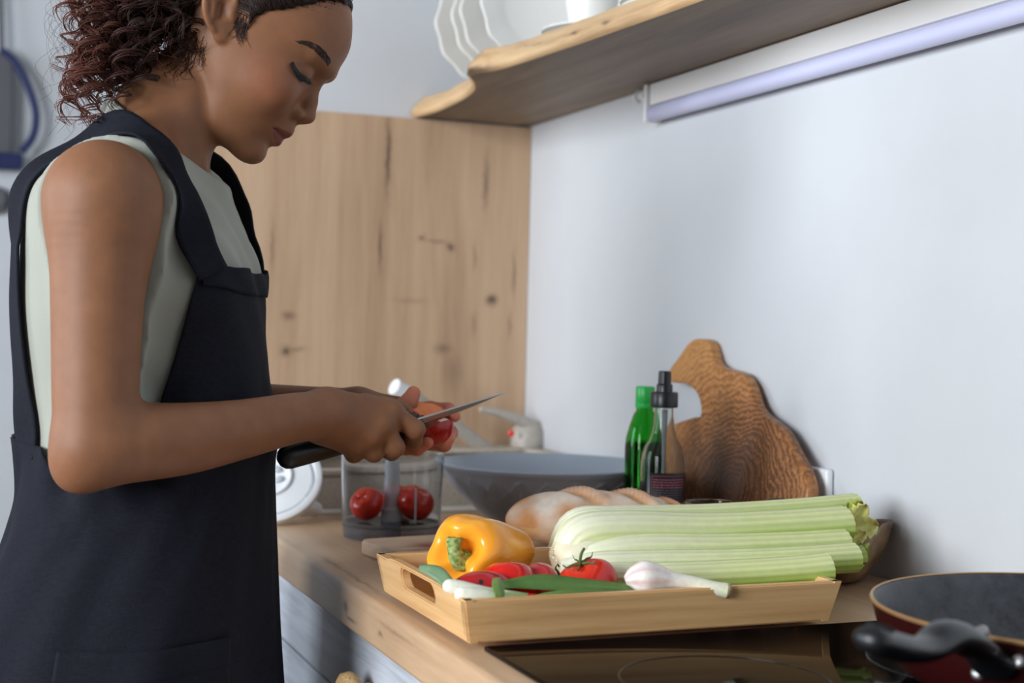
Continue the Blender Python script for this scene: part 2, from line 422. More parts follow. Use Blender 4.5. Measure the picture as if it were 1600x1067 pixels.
# ------------------------------------------------------------------ strip light under the shelf
m_lampbody = plain('lamp_housing', srgb(226, 224, 222), 0.45)
t = NT('lamp_diffuser'); t.base(srgb(206, 208, 238)); t.set(Roughness=0.25); m_diff = t.m
L = empty('strip_light', (-0.015, 1.1, 1.535), 'long white strip light mounted on the wall under the shelf', 'lamp')
bm = bmesh.new(); bm_box(bm, -0.026, -0.0008, 0.25, 1.955, 1.529, 1.5625, .003); bm_obj('housing', bm, m_lampbody, L)
V, Fc = tube_data(np.array([(-0.0185, y, 1.517) for y in np.linspace(0.25, 1.957, 12)]), .0125, 18); mesh('diffuser', V, Fc, m_diff, L)
box('end_cap', -0.0315, -0.004, 1.9575, 1.966, 1.504, 1.5625, m_lampbody, L, .003)
for y in (1.985, 2.012):
    V, Fc = tube_data(spline([(-.008, y, 1.562), (-.02, y, 1.556), (-.024, y, 1.547), (-.014, y, 1.543)], 10), .0028, 8); mesh('mounting_clip', V, Fc, m_lampbody, L)

# ------------------------------------------------------------------ crockery on the shelf
m_china = plain('white_china', srgb(232, 230, 224), 0.3)
def plate_standing(y, R, u, lab, tilt=8):
    x = at(u, 42, y)[0] + R
    o = empty('plate', (x, y, 1.6045), lab, 'plate', 'scalloped plates standing on the shelf')
    prof = [(0, .004), (R * .55, .004), (R * .62, .007), (R * .78, .013), (R * .97, .017), (R, .0185), (R * .995, .021), (R * .95, .0195), (R * .76, .0155), (R * .6, .0095), (R * .52, .0065), (0, .0065)]
    V, Fc = lathe_data(prof, 96)
    a = np.arctan2(V[:, 1], V[:, 0]); r = np.hypot(V[:, 0], V[:, 1]); k = 1 + .022 * np.cos(a * 12) * (r / R) ** 4
    V[:, 0] *= k; V[:, 1] *= k
    cT, sT = math.cos(math.radians(tilt)), math.sin(math.radians(tilt))
    W = np.stack([V[:, 0], -V[:, 2], V[:, 1]], 1)          # face towards -y
    W[:, 2] += R * 1.022
    W = np.stack([W[:, 0], W[:, 1] * cT + W[:, 2] * sT, W[:, 2] * cT - W[:, 1] * sT], 1)
    W[:, 2] += .0005 - W[:, 2].min()
    mesh('dish', W + np.array([x, y, 1.6045]), Fc, m_china, o)
for y, u, lab in ((2.37, 678, 'rearmost scalloped white plate standing on the shelf end by the oak panel'), (2.30, 703, 'second scalloped white plate from the rear of the standing row on the shelf'),
               (2.255, 716, 'third scalloped white plate from the rear of the standing row on the shelf'), (2.18, 748, 'frontmost scalloped white plate with its full face showing on the shelf')):
    plate_standing(y, .105, u, lab, 5)
def saucer(name, x, y, z, R, lab, cat, grp=None):
    return tag(lathe(name, [(0, z), (R * .5, z), (R * .55, z + .003), (R, z + .016), (R * .99, z + .0185), (R * .53, z + .0065), (0, z + .006)], m_china, None, 48, (x, y, 0)), lab, cat, grp)
saucer('saucer', -0.145, 1.915, 1.6048, .075, 'white saucer under the white cup on the shelf', 'saucer')
cup = empty('cup', (-0.145, 1.915, 1.6110), 'white china cup standing on a saucer on the shelf', 'cup')
lathe('body', [(0, 1.6112), (.026, 1.6112), (.029, 1.615), (.034, 1.63), (.040, 1.665), (.043, 1.69), (.041, 1.69), (.037, 1.665), (.031, 1.632), (.026, 1.618), (0, 1.616)], m_china, cup, 40, (-0.145, 1.915, 0))
tube('handle', spline([(-.140, 1.879, 1.672), (-.136, 1.857, 1.674), (-.132, 1.843, 1.655), (-.136, 1.860, 1.635), (-.140, 1.884, 1.634)], 20), .0042, m_china, cup, 10)
for k, lab in enumerate(('lowest of the three stacked white side plates on the shelf', 'middle one of the three stacked white side plates on the shelf', 'topmost of the three stacked white side plates on the shelf')):
    saucer('side_plate', -0.105, 1.72, 1.6048 + k * .0085, .082, lab, 'plate', 'stacked side plates on the shelf')

# ------------------------------------------------------------------ things hanging on the far wall, left edge
m_blue = plain('blue_strap', srgb(28, 38, 84), 0.6); m_greyc = plain('grey_canvas', srgb(96, 96, 100), 0.8)
p = at(8, 170, 4.36)
hb = empty('hanging_bag', (p[0], 4.36, at(0, 265, 4.36)[2]), 'grey bag with dark blue handle loop hanging on the far wall', 'bag')
b1 = at(22, 95, 4.36); b2 = at(22, 243, 4.36)
box('pouch', b1[0] - .30, b1[0], 4.34, 4.395, b2[2], b1[2] + .02, m_greyc, hb, .012)
e1 = at(36, 243, 4.35); e2 = at(36, 266, 4.35); box('base_band', e1[0] - .33, e1[0], 4.33, 4.398, e2[2], e1[2] + .004, m_blue, hb, .008)
tube('handle_loop', spline([at(2, 78, 4.345), at(22, 95, 4.345), at(42, 130, 4.345), at(56, 175, 4.345), at(52, 212, 4.345), at(34, 238, 4.345)], 30), .0115, m_blue, hb, 12)
tube('hanging_cord', [at(0, -40, 4.37), at(3, 80, 4.36)], .008, m_greyc, hb, 8)
q = at(-4, 312, 4.36); tag(lathe('wall_hook', [(0, 0), (.035, 0), (.04, .006), (.04, .016), (.03, .022), (.012, .026), (.012, .05), (.02, .055), (.02, .062), (0, .064)], m_greyc, None, 28, (q[0], 4.399, q[2]), (0, -1, 0)), 'round grey wall hook at the left edge below the hanging bag', 'hook')

# ================================================================== things on the worktop
# ------------------------------------------------------------------ bamboo tray
m_bamboo = wood('bamboo', srgb(234, 196, 144), srgb(218, 174, 120), srgb(184, 136, 86), (3.0, 3.0, 70), 0.42, 4.0, bump=0.08, contrast=0.9)
m_bamboo_in = wood('bamboo_floor', srgb(224, 168, 84), srgb(206, 146, 66), srgb(178, 120, 50), (4, 60, 40), 0.4, 4.0, bump=0.08)  # darker yellow than the sides: light reflected inside is put into the colour
TX0, TX1, TY0, TY1, TZ = -0.604, -0.232, 1.152, 1.402, 0.9062
tray = empty('tray', (-0.418, 1.277, TZ), 'bamboo serving tray with cut-out handles full of vegetables', 'tray')
box('base', TX0 + .006, TX1 - .006, TY0 + .006, TY1 - .006, TZ, TZ + .007, m_bamboo_in, tray, .001, 1)
TH, FL, TW = 0.039, 0.008, 0.0105
def wall_quad(name, p0, p1, out, lift=0.0):
    """one leaning side board between two base corners; out = outward direction"""
    p0, p1, out = np.array(p0), np.array(p1), np.array(out)
    bm = bmesh.new(); along = p1 - p0; al = along / np.linalg.norm(along)
    vs = []
    for z, f in ((TZ, 0.0), (TZ + TH, FL)):
        for w in (0.0, -TW):
            for q, e in ((p0, -1), (p1, 1)):
                vs.append(bm.verts.new(Vector(list(q + out * (f + w) + al * e * (f if abs(out[1]) > .5 else f - TW * 0.98)) + [z])))
    for f in ((0, 1, 5, 4), (2, 6, 7, 3), (4, 5, 7, 6), (0, 2, 3, 1), (0, 4, 6, 2), (1, 3, 7, 5)): bm.faces.new([vs[i] for i in f])
    bmesh.ops.bevel(bm, geom=list(bm.edges), offset=.0016, segments=2, affect='EDGES')
    return bm_obj(name, bm, m_bamboo, tray)
wall_quad('side_board', (TX0, TY0), (TX1, TY0), (0, -1)); wall_quad('side_board', (TX0, TY1), (TX1, TY1), (0, 1))
def end_board(x, sgn):
    """end board with a rounded hand hole; higher in the middle"""
    L0, L1 = TY0 + TW * .02, TY1 - TW * .02; c = (L0 + L1) / 2
    outer = [(L0 - .0, 0), (L1 + .0, 0), (L1 + FL, TH), (L1 - .03, TH + .0), (L1 - .040, TH + .002), (L1 - .052, TH + .003), (L0 + .052, TH + .003), (L0 + .040, TH + .002), (L0 + .03, TH), (L0 - FL, TH)]
    hole = []
    hw, hz, hr = .05, .0285, .0095
    for cx, a0 in ((c + hw - hr, -90), (c - hw + hr, 90)):
        for k in range(9):
            a = math.radians(a0 + k * 22.5); hole.append((cx + hr * math.cos(a), hz + hr * math.sin(a)))
    bm = bmesh.new(); ed = []
    for lp in (outer, hole):
        vs = [bm.verts.new((a, b, 0)) for a, b in lp]
        ed += [bm.edges.new((vs[i], vs[(i + 1) % len(vs)])) for i in range(len(vs))]
    bmesh.ops.triangle_fill(bm, edges=ed, use_beauty=True)
    r = bmesh.ops.extrude_face_region(bm, geom=list(bm.faces))
    for e in r['geom']:
        if isinstance(e, bmesh.types.BMVert): e.co.z = TW
    bmesh.ops.recalc_face_normals(bm, faces=bm.faces)
    es = [e for e in bm.edges if e.is_manifold and e.calc_face_angle(0) > 0.7 and abs(e.verts[0].co.z - e.verts[1].co.z) < 1e-6]
    bmesh.ops.bevel(bm, geom=es, offset=.0014, segments=2, affect='EDGES')
    for v in bm.verts:
        a, b, d = v.co; v.co = Vector((x + sgn * (b / TH * FL - d), a, TZ + b))
    return bm_obj('end_board', bm, m_bamboo, tray)
end_board(TX0, -1); end_board(TX1, 1)
TF = TZ + .007                                               # tray floor height

# ------------------------------------------------------------------ yellow pepper
def lathe_free(rad, axis_pts, nphi, nt):
    """body around a straight local z axis; rad(t, phi) -> (r, z)"""
    V = []
    for j in range(nt):
        for i in range(nphi):
            r, z = rad(j / (nt - 1), 2 * math.pi * i / nphi); V.append((r * math.cos(2 * math.pi * i / nphi), r * math.sin(2 * math.pi * i / nphi), z))
    Fc = [(j * nphi + i, j * nphi + (i + 1) % nphi, (j + 1) * nphi + (i + 1) % nphi, (j + 1) * nphi + i) for j in range(nt - 1) for i in range(nphi)]
    return np.array(V), Fc
def orient(V, c, axis, spin=0.0):
    q = Matrix.Rotation(spin, 3, 'Z'); q = Vector((0, 0, 1)).rotation_difference(Vector(axis).normalized()).to_matrix() @ q
    return V @ np.array(q).T + np.array(c)
pr = spline([(0.0005, .082), (.007, .079), (.016, .082), (.026, .089), (.034, .088), (.0405, .077), (.0425, .062), (.041, .045), (.037, .025), (.0325, .006), (.028, -.012), (.021, -.024), (.012, -.027), (.0005, -.0225)], 60)
def prad(t, ph):
    i = t * 59; k = int(min(i, 58)); f = i - k; r, z = pr[k] * (1 - f) + pr[k + 1] * f
    lob = 1 - .085 * abs(math.cos(1.5 * ph + .4)) ** 6 - .05 * abs(math.cos(2 * ph + 1.0)) ** 8
    top = max(0.0, min(1.0, (z - .055) / .03))
    return r * (lob + .03 * math.sin(ph + 1)), z + top * .006 * math.cos(3 * ph + .8)
V, Fc = lathe_free(prad, None, 72, 60)
pep_axis = np.array([-.80, -.57, .10]); pep_c = np.array(at(768, 866, 1.335)); 
V = orient(V, pep_c - np.array([-.80, -.57, .10]) * .026, pep_axis, .9)
V[:, 2] += TF + .001 - V[:, 2].min()
m_pepper = NT('yellow_pepper'); m_pepper.base(m_pepper.ramp(m_pepper.noise(m_pepper.coord(), 18, 3), [(.3, srgb(255, 160, 34)), (.7, srgb(255, 174, 52))])); m_pepper.set(Roughness=.22, **{'Subsurface__Weight': .15, 'Subsurface__Scale': .01}); m_pepper = m_pepper.m
pep = empty('bell_pepper', (pep_c[0], pep_c[1], TF), 'large yellow bell pepper lying in the bamboo tray', 'pepper')
mesh('fruit', V, Fc, m_pepper, pep)
top = V[:72].mean(0); ax = pep_axis / np.linalg.norm(pep_axis)
side = np.cross(ax, [0, 0, 1]); side /= np.linalg.norm(side); upv = np.cross(side, ax)
sp_ = [top - ax * .003 - upv * .004, top + ax * .006 - upv * .001, top + ax * .011 + upv * .007, top + ax * .013 + upv * .017]
P = spline(sp_, 16); R = rspl([.0120, .0082, .0070, .0082], 16, sp_)
Vs, Fs = tube_data(P, R, 20)
Vs = Vs + np.array([[.0009 * nz(v, 260), .0009 * nz(v, 260, 4), .0009 * nz(v, 260, 9)] for v in Vs])
m_stem = speckled('pepper_stem', srgb(88, 122, 40), srgb(176, 194, 128), 220, 0.55, 0.3)
mesh('stem', Vs, Fs, m_stem, pep)

# ------------------------------------------------------------------ tomatoes
m_tom = vcol('tomato_skin', 0.16, 0.06, 30, **{'Subsurface__Weight': .1, 'Subsurface__Scale': .006})
m_calyx = plain('tomato_calyx', srgb(72, 92, 40), .6)
def tomato_body(R, h=0.86, lobes=5, dent=.16, ph0=0.0, n=48, m=32, amp=.035):
    V = []
    for j in range(m):
        th = math.pi * j / (m - 1)
        for i in range(n):
            ph = 2 * math.pi * i / n
            s = math.sin(th); r = R * (s ** .9) * (1 + amp * math.cos(lobes * ph + ph0) * s * (0.5 + .5 * math.cos(th)))
            z = R * h * math.cos(th) - R * dent * math.exp(-(th / .42) ** 2) * (1 + .3 * math.cos(lobes * ph))
            V.append((r * math.cos(ph), r * math.sin(ph), z))
    Fc = [(j * n + i, (j + 1) * n + i, (j + 1) * n + (i + 1) % n, j * n + (i + 1) % n) for j in range(m - 1) for i in range(n)]
    return np.array(V), Fc
def tomato(name, c, R, axis, label, col, group=None, h=.86, stalk=True, rest=None, spin=0, lobes=5, amp=.035, stretch=None, parent_ok=True):
    V, Fc = tomato_body(R, h, lobes, amp=amp)
    cols = np.array([col] * len(V)) * (1 + .10 * np.array([nz(v, 40) for v in V]))[:, None]
    z = V[:, 2] / R; pale = np.clip((z - .45) / .4, 0, 1)[:, None] * .35
    cols = cols * (1 - pale) + np.array(srgb(226, 92, 40)[:3]) * pale
    if stretch is not None: V = V * np.array(stretch)
    W = orient(V, (0, 0, 0), axis, spin)
    c = np.array(c, float)
    if rest is not None: c[2] = rest - W[:, 2].min()
    o = empty(name, (c[0], c[1], (W + c)[:, 2].min()), label, 'tomato', group)
    mesh('fruit', W + c, Fc, m_tom, o, True, None, cols)
    if stalk:
        parts = []
        a0 = np.array([0, 0, R * h * 1.0 - R * .16])
        parts.append(tube_data(spline([a0, a0 + [0, 0, .006], a0 + [.003, 0, .012], a0 + [.008, .002, .015]], 10), np.linspace(.0017, .0013, 10), 8))
        for k in range(5):
            a = k * 2 * math.pi / 5 + .3; d = np.array([math.cos(a), math.sin(a), 0])
            parts.append(tube_data(spline([a0 + [0, 0, .002], a0 + d * R * .28 + [0, 0, .004], a0 + d * R * .5 + [0, 0, .003], a0 + d * R * .62 + [0, 0, .007]], 10), np.linspace(.002, .0004, 10), 6, True, .45))
        Vc, Fcx = multi(parts); mesh('calyx', orient(Vc, c, axis, spin), Fcx, m_calyx, o)
    return o
red = np.array(srgb(214, 30, 22)[:3]); dred = np.array(srgb(170, 30, 34)[:3]); ored = np.array(srgb(206, 42, 26)[:3])
G1 = 'tomatoes in the bamboo tray'
tomato('tomato', at(795, 903, 1.222), .0275, (.1, .3, 1), 'glossy red tomato nestled against the yellow pepper', red, G1, rest=TF + .004, stalk=False)
tomato('tomato', at(846, 912, 1.225), .0235, (.95, -.1, .35), 'pinkish red tomato with a stalk end facing the celery', np.array(srgb(196, 50, 50)[:3]), G1, rest=TF + .001)
tomato('tomato', at(917, 906, 1.204), .0275, (-.35, -.12, .93), 'lobed bright red tomato with a dark curled stalk in front of the celery', red, G1, rest=TF + .004, lobes=3, amp=.09, stretch=(1.08, .9, 1))
tomato('tomato', at(826, 934, 1.178), .0165, (0, .4, 1), 'small red tomato under the green leek leaves at the tray edge', red, G1, rest=TF + .001, stalk=False)
# dark red plum tomato with a black eye
V, Fc = tomato_body(.019, 1.55, 3, dent=.05, amp=.02)
cols = np.array([dred] * len(V)) * (1 + .12 * np.array([nz(v, 60) for v in V]))[:, None]
pl_c = np.array(at(754, 912, 1.200)); W = orient(V, (0, 0, 0), (.97, -.2, .02)); pl_c[2] = TF + .009 - W[:, 2].min()
pl = empty('plum_tomato', (pl_c[0], pl_c[1], TF), 'dark red oblong plum tomato with a black spot, beside the tray handle', 'tomato')
mesh('fruit', W + pl_c, Fc, m_tom, pl, True, None, cols)
rd = ray(752, 909); rd = rd / np.linalg.norm(rd); W = W + pl_c; tt_ = (W - CAM) @ rd; ds_ = np.linalg.norm(W - CAM - tt_[:, None] * rd, axis=1); sel = W[np.argsort(ds_ + (tt_ - tt_.min()) * .25)[:3]].mean(0); ep = sel - pl_c
lathe('spot', [(0, .0007), (.0016, .0005), (.0026, 0), (.0026, -.002), (0, -.002)], plain('black_spot', srgb(26, 22, 20), .6), pl, 14, sel, ep * np.array([.2, 1, 1]))

# ------------------------------------------------------------------ leeks / spring onions in front
m_leek = vcol('leek', .42, .10, 120, **{'Subsurface__Weight': .1, 'Subsurface__Scale': .004})
lk_w = np.array(srgb(232, 232, 214)[:3]); lk_m = np.array(srgb(196, 210, 150)[:3]); lk_g = np.array(srgb(104, 136, 62)[:3]); lk_d = np.array(srgb(74, 108, 50)[:3])
def blade(name, pts, widths, parent, c0, c1, fold=.25, n=36, m=9):
    """a long leaf: cross-section a shallow V"""
    P = spline(pts, n); T, N, B = frames(P)
    W = rspl(widths, n, pts)
    up = np.array([0, 0, 1.0]); V = []; cols = []
    for i in range(n):
        s = np.cross(T[i], up); s /= np.linalg.norm(s); u2 = np.cross(s, T[i])
        for j in range(m):
            q = j / (m - 1) * 2 - 1
            V.append(P[i] + s * q * W[i] * .75 + u2 * (W[i] * (-.75 + .9 * (1 - abs(q)) * fold * 2.2 - .5 * abs(q)) + W[i] * .6))
            k = i / (n - 1); cc = c0 * (1 - k) + c1 * k; cols.append(cc * (1 + .10 * math.cos(q * 14)))
    Fc = [(i * m + j, i * m + j + 1, (i + 1) * m + j + 1, (i + 1) * m + j) for i in range(n - 1) for j in range(m - 1)]
    o = mesh(name, V, Fc, m_leek, parent, True, None, cols); thick(o, .0009, 0); return o
def leek(label, shaft, rad, leaves):
    b = shaft[0]; o = empty('spring_onion', (b[0], b[1], TZ + TH), label, 'spring onion', 'spring onions lying along the near tray edge')
    P = spline(shaft, 26); R = rspl(rad, 26, shaft)
    V, Fc = tube_data(P, R, 18, True, 1, True); k = np.clip(np.linspace(-.15, 1.1, len(V) // 18), 0, 1).repeat(18)[:, None]
    cols = np.where(k < .55, lk_w * (1 - k / .55 * .3) + lk_m * (k / .55 * .3), lk_m * (1 - (k - .55) / .45) + lk_g * (k - .55) / .45)
    mesh('shaft', V, Fc, m_leek, o, True, None, cols)
    for pts, w, c0, c1 in leaves: blade('leaf', pts, w, o, c0, c1)
    return o
leek('spring onion with a fat white end resting at the tray handle corner',
     [at(703, 916, 1.186), at(720, 920, 1.184), at(760, 928, 1.180), at(806, 934, 1.176), at(850, 939, 1.172)], [.0066, .0074, .0066, .006, .005],
     [([at(845, 939, 1.172), at(900, 935, 1.170), at(980, 928, 1.172), at(1075, 922, 1.176)], [.005, .008, .0075, .003], lk_m, lk_g)])
leek('shorter spring onion whose white end lies in front at the tray rim',
     [at(722, 929, 1.166), at(740, 931, 1.165), at(780, 935, 1.163), at(825, 941, 1.161)], [.0068, .0076, .0066, .005],
     [([at(820, 940, 1.161), at(850, 932, 1.160), at(905, 925, 1.163), at(960, 925, 1.166), at(1010, 930, 1.168)], [.005, .0085, .009, .008, .002], lk_g, lk_d)])
o = empty('leek_leaf', (*at(900, 910, 1.18)[:2], TF), 'broad dark green leek leaf draped across the red tomatoes', 'leaf')
blade('leaf_blade', [at(775, 915, 1.185), at(800, 909, 1.183), at(850, 905, 1.18), at(920, 912, 1.177), at(990, 918, 1.175), at(1040, 921, 1.175)], [.004, .0075, .0125, .0115, .008, .003], o, lk_d, lk_g)
fp_ = spline([at(776, 903, 1.180), at(777, 911, 1.166), at(780, 926, 1.1535), at(783, 945, 1.1515)], 14); V, Fc = grid_data(7, 14, lambda a, b: fp_[int(round(b * 13))] + np.array([.92, .30, .05]) * (a - .5) * (.008 + .005 * math.sin(b * 3)) + np.array([.1, -.5, .3]) * .0012 * math.cos((a - .5) * 4))
thick(mesh('leaf_fold', V, Fc, m_leek, o, True, None, [lk_g * (.9 + .2 * (i % 7 in (2, 3))) for i in range(98)]), .0009, 0)
o = empty('leaf_tip', (*at(680, 895, 1.21)[:2], TZ + TH), 'greyish green leaf tip poking over the tray end beside the pepper stem', 'leaf')
blade('leaf_blade', [at(656, 886, 1.23), at(672, 887, 1.222), at(690, 893, 1.212), at(703, 906, 1.2), at(712, 918, 1.193)], [.004, .008, .0105, .009, .005], o, np.array(srgb(110, 138, 104)[:3]), np.array(srgb(96, 122, 84)[:3]))

# ------------------------------------------------------------------ young garlic
gp = [at(977, 907, 1.176), at(988, 904, 1.174), at(1006, 903, 1.171), at(1028, 904, 1.168), at(1052, 907, 1.164), at(1085, 912, 1.158), at(1116, 919, 1.150), at(1138, 923, 1.145)]
gr = [.004, .0105, .0155, .0125, .0082, .0068, .0066, .0072]
P = spline(gp, 44); R = rspl(gr, 44, gp); V, Fc = tube_data(P, R, 30)
V = np.array(V); ctr = P.repeat(30, 0); ang = np.tile(np.arange(30), 44) * 2 * math.pi / 30
V = ctr + (V - ctr) * (1 + .05 * np.cos(5 * ang) * (R.repeat(30) > .009))[:, None]
k = np.linspace(0, 1, 44).repeat(30)[:, None]; cw = np.array(srgb(236, 228, 218)[:3]); cp = np.array(srgb(206, 150, 160)[:3]); cg = np.array(srgb(206, 214, 160)[:3])
st = (.5 + .5 * np.cos(ang * 7 + 3 * k[:, 0])) ** 2
cols = np.where(k < .42, cw * (1 - .75 * st[:, None] * (1 - k / .6)) + cp * .75 * st[:, None] * (1 - k / .6), cw * (1 - (k - .42)) + cg * (k - .42))
g = empty('garlic', (*at(1012, 915, 1.176)[:2], TF), 'young pinkish white garlic bulb with its cut stem over the tray rim', 'garlic')
mesh('bulb', V, Fc, vcol('garlic_skin', .45, .08, 200), g, True, None, cols)
d = P[-1] - P[-3]; d /= np.linalg.norm(d)
lathe('cut_end', [(0, .0002), (.002, .0012), (.0035, .0002), (.0055, .0016), (.0069, .0004), (.0074, -.002)], speckled('garlic_cut', srgb(150, 110, 80), srgb(214, 196, 150), 500, .8), g, 20, P[-1] + d * .0002, d)

# ------------------------------------------------------------------ celery
m_cel = vcol('celery', .38, .04, 90, **{'Subsurface__Weight': .15, 'Subsurface__Scale': .006})
cel_o = empty('celery_bunch', (*at(1080, 880, 1.29)[:2], TZ + TH), 'thick bunch of pale green celery stalks lying across the tray', 'celery')
c_base = np.array(srgb(228, 228, 202)[:3]); c_mid = np.array(srgb(218, 222, 162)[:3]); c_grn = np.array(srgb(160, 186, 78)[:3]); c_dk = np.array(srgb(130, 164, 60)[:3])
def stalk(pts, widths, heights, up, open_deg=62, ribs=9, n=60, m=42):
    """U-shaped ribbed stalk, the rounded back towards `up`"""
    P = spline(pts, n); T, _, _ = frames(P)
    W = rspl(widths, n, pts); Hh = rspl(heights, n, pts)
    up = np.array(up, float); V = []; cols = []
    th = np.radians(open_deg)
    outer = np.linspace(-math.pi + th, math.pi - th, m)
    for i in range(n):
        s = np.cross(T[i], up); s /= np.linalg.norm(s); u2 = np.cross(s, T[i]); k = i / (n - 1)
        for a in outer:
            q = abs(a) / (math.pi - th)
            rib = 1 + .030 * math.cos(a * ribs * 1.7) * (1 - q ** 4)
            V.append(P[i] + s * math.sin(a) * W[i] * rib + u2 * math.cos(a) * Hh[i] * rib)
            g = min(1, max(0, (k - .05) / .6)); body = c_base * (1 - g) + c_mid * g
            edge = c_mid * (1 - g) + c_grn * g
            qq = min(1.0, max(0.0, (q - .18) / .42)); c = body * (1 - qq) + edge * qq
            st = .5 + .5 * math.cos(a * ribs * 1.7); c = c * (.94 + .08 * st) if st > .45 else c * (1 - .30 * g) + c_grn * .28 * g
            cols.append(c)
        for a in outer[::-1]:
            V.append(P[i] + s * math.sin(a) * W[i] * .55 + u2 * (math.cos(a) * Hh[i] * .5 + .10 * Hh[i]))
            cols.append(c_mid * .6 + c_base * .4)
    M = 2 * m
    Fc = [(i * M + j, i * M + (j + 1) % M, (i + 1) * M + (j + 1) % M, (i + 1) * M + j) for i in range(n - 1) for j in range(M)]
    # end caps as strips between outer and inner arcs
    for i, fl in ((0, 1), (n - 1, 0)):
        for j in range(m - 1):
            q = (i * M + j, i * M + j + 1, i * M + M - 2 - j, i * M + M - 1 - j); Fc.append(q if not fl else q[::-1])
    ci = np.array(cols); 
    o = mesh('stalk', V, Fc, m_cel, cel_o, True, 50, ci); return o
fw = (0, -.55, .84)
# back / top row
stalk([at(872, 862, 1.345), at(900, 822, 1.335), at(960, 815, 1.33), at(1100, 811, 1.335), at(1240, 802, 1.34), at(1336, 793, 1.345)], [.012, .018, .017, .0165, .016, .0165], [.012, .017, .0165, .016, .016, .016], (0, -.2, .98))
stalk([at(878, 876, 1.30), at(905, 838, 1.29), at(970, 828, 1.285), at(1100, 830, 1.285), at(1220, 825, 1.285), at(1320, 818, 1.285)], [.013, .021, .021, .0205, .020, .0205], [.013, .019, .0185, .018, .018, .018], fw)
stalk([at(885, 884, 1.285), at(930, 868, 1.272), at(1000, 860, 1.268), at(1120, 860, 1.266), at(1240, 855, 1.266), at(1318, 850, 1.268)], [.010, .0165, .0185, .0185, .018, .018], [.010, .015, .0165, .0165, .016, .016], fw)
stalk([at(880, 890, 1.27), at(930, 886, 1.253), at(1010, 884, 1.242), at(1140, 882, 1.232), at(1250, 877, 1.228), at(1334, 871, 1.228)], [.011, .0155, .016, .016, .016, .0165], [.010, .014, .015, .015, .015, .015], fw)
stalk([at(880, 898, 1.262), at(950, 902, 1.232), at(1040, 904, 1.212), at(1150, 900, 1.199), at(1240, 894, 1.191), at(1292, 889, 1.188)], [.011, .015, .0165, .0165, .0165, .017], [.010, .014, .015, .0155, .0155, .016], fw)
stalk([at(876, 880, 1.31), at(930, 868, 1.325), at(1060, 856, 1.33), at(1200, 850, 1.33), at(1350, 838, 1.325)], [.011, .015, .016, .016, .014], [.011, .015, .016, .016, .014], (0, .3, .95))
stalk([at(876, 890, 1.30), at(940, 893, 1.295), at(1080, 890, 1.29), at(1230, 882, 1.29), at(1345, 870, 1.29)], [.010, .013, .014, .014, .013], [.010, .013, .014, .014, .013], (0, .2, .97))
# root base
base_ax = np.array(at(930, 855, 1.29)) - np.array(at(868, 892, 1.30)); base_ax /= np.linalg.norm(base_ax)
rb = spline([(.002, -.010), (.014, -.011), (.022, -.006), (.026, .004), (.028, .018), (.026, .034), (.018, .046), (.004, .052)], 22)
V = []; nph = 44
for r, z in rb:
    for i in range(nph):
        ph = 2 * math.pi * i / nph; kk = 1 + .05 * math.cos(6 * ph) + .025 * math.cos(17 * ph); V.append((r * kk * math.cos(ph), r * kk * math.sin(ph) * 1.08, z))
Fc = [(j * nph + i, j * nph + (i + 1) % nph, (j + 1) * nph + (i + 1) % nph, (j + 1) * nph + i) for j in range(21) for i in range(nph)]
W = orient(np.array(V), np.array(at(886, 878, 1.292)), (.93, .05, .30))
tb = np.array([z for r, z in rb]).repeat(nph)[:, None]; tt = np.clip((tb + .01) / .05, 0, 1)
mesh('root_base', W, Fc, m_cel, cel_o, True, None, np.array(srgb(226, 218, 188)[:3]) * (1 - tt) + c_base * tt)
# root fibres
parts = []
for k in range(16):
    a = random.uniform(0, 6.28); p0 = np.array(at(872 + 6 * math.cos(a), 862 + 10 * math.sin(a), 1.292)); 
    parts.append(tube_data([p0, p0 + np.array([-random.uniform(.003, .007), random.uniform(-.003, .003), random.uniform(-.003, .004)])], [.0006, .0002], 5))
Vr, Fr = multi(parts); mesh('root_fibres', Vr, Fr, plain('root_fibre', srgb(226, 214, 180), .8), cel_o)
# inner leaves at the cut end
def ruffle(p, d, L, w, col):
    d = np.array(d, float); d /= np.linalg.norm(d); s = np.cross(d, [0.3, -1, .2]); s /= np.linalg.norm(s); nn = np.cross(s, d)
    V = []; cols = []
    for i in range(12):
        t = i / 11
        for j in range(9):
            q = j / 8 * 2 - 1
            ww = w * (.25 + .9 * math.sin(math.pi * min(1, t * .95 + .05)) ** .7) * (1 + .22 * math.cos(9 * t * math.pi))
            V.append(np.array(p) + d * L * t + s * q * ww + nn * (.25 * w * math.sin(7 * t + 4 * q) + .4 * w * q * q - L * .25 * t * t))
            cols.append(np.array(col) * (1.12 if abs(q) < .15 else 1.0) * (.93 + .1 * math.sin(9 * q + 5 * t)))
    Fc = [(i * 9 + j, i * 9 + j + 1, (i + 1) * 9 + j + 1, (i + 1) * 9 + j) for i in range(11) for j in range(8)]
    o = mesh('inner_leaf', V, Fc, m_cel, cel_o, True, None, cols); thick(o, .0008, 0)
ly = np.array(srgb(222, 218, 130)[:3]); lg = np.array(srgb(178, 192, 84)[:3])
for (u, v, y, d, L, w, c) in ((1322, 812, 1.31, (1, -.3, .5), .03, .010, ly), (1326, 826, 1.30, (1, -.4, .1), .034, .011, ly), (1330, 836, 1.31, (1, -.1, -.25), .028, .011, lg),
                              (1318, 800, 1.32, (1, -.1, .25), .028, .009, lg), (1328, 850, 1.31, (.9, -.2, -.8), .028, .012, lg), (1320, 818, 1.33, (1, .1, .3), .036, .010, ly), (1332, 864, 1.30, (.7, -.2, -.6), .02, .010, lg), (1324, 842, 1.29, (1, -.5, .3), .022, .007, ly)):
    ruffle(at(u, v, y), d, L, w, c)

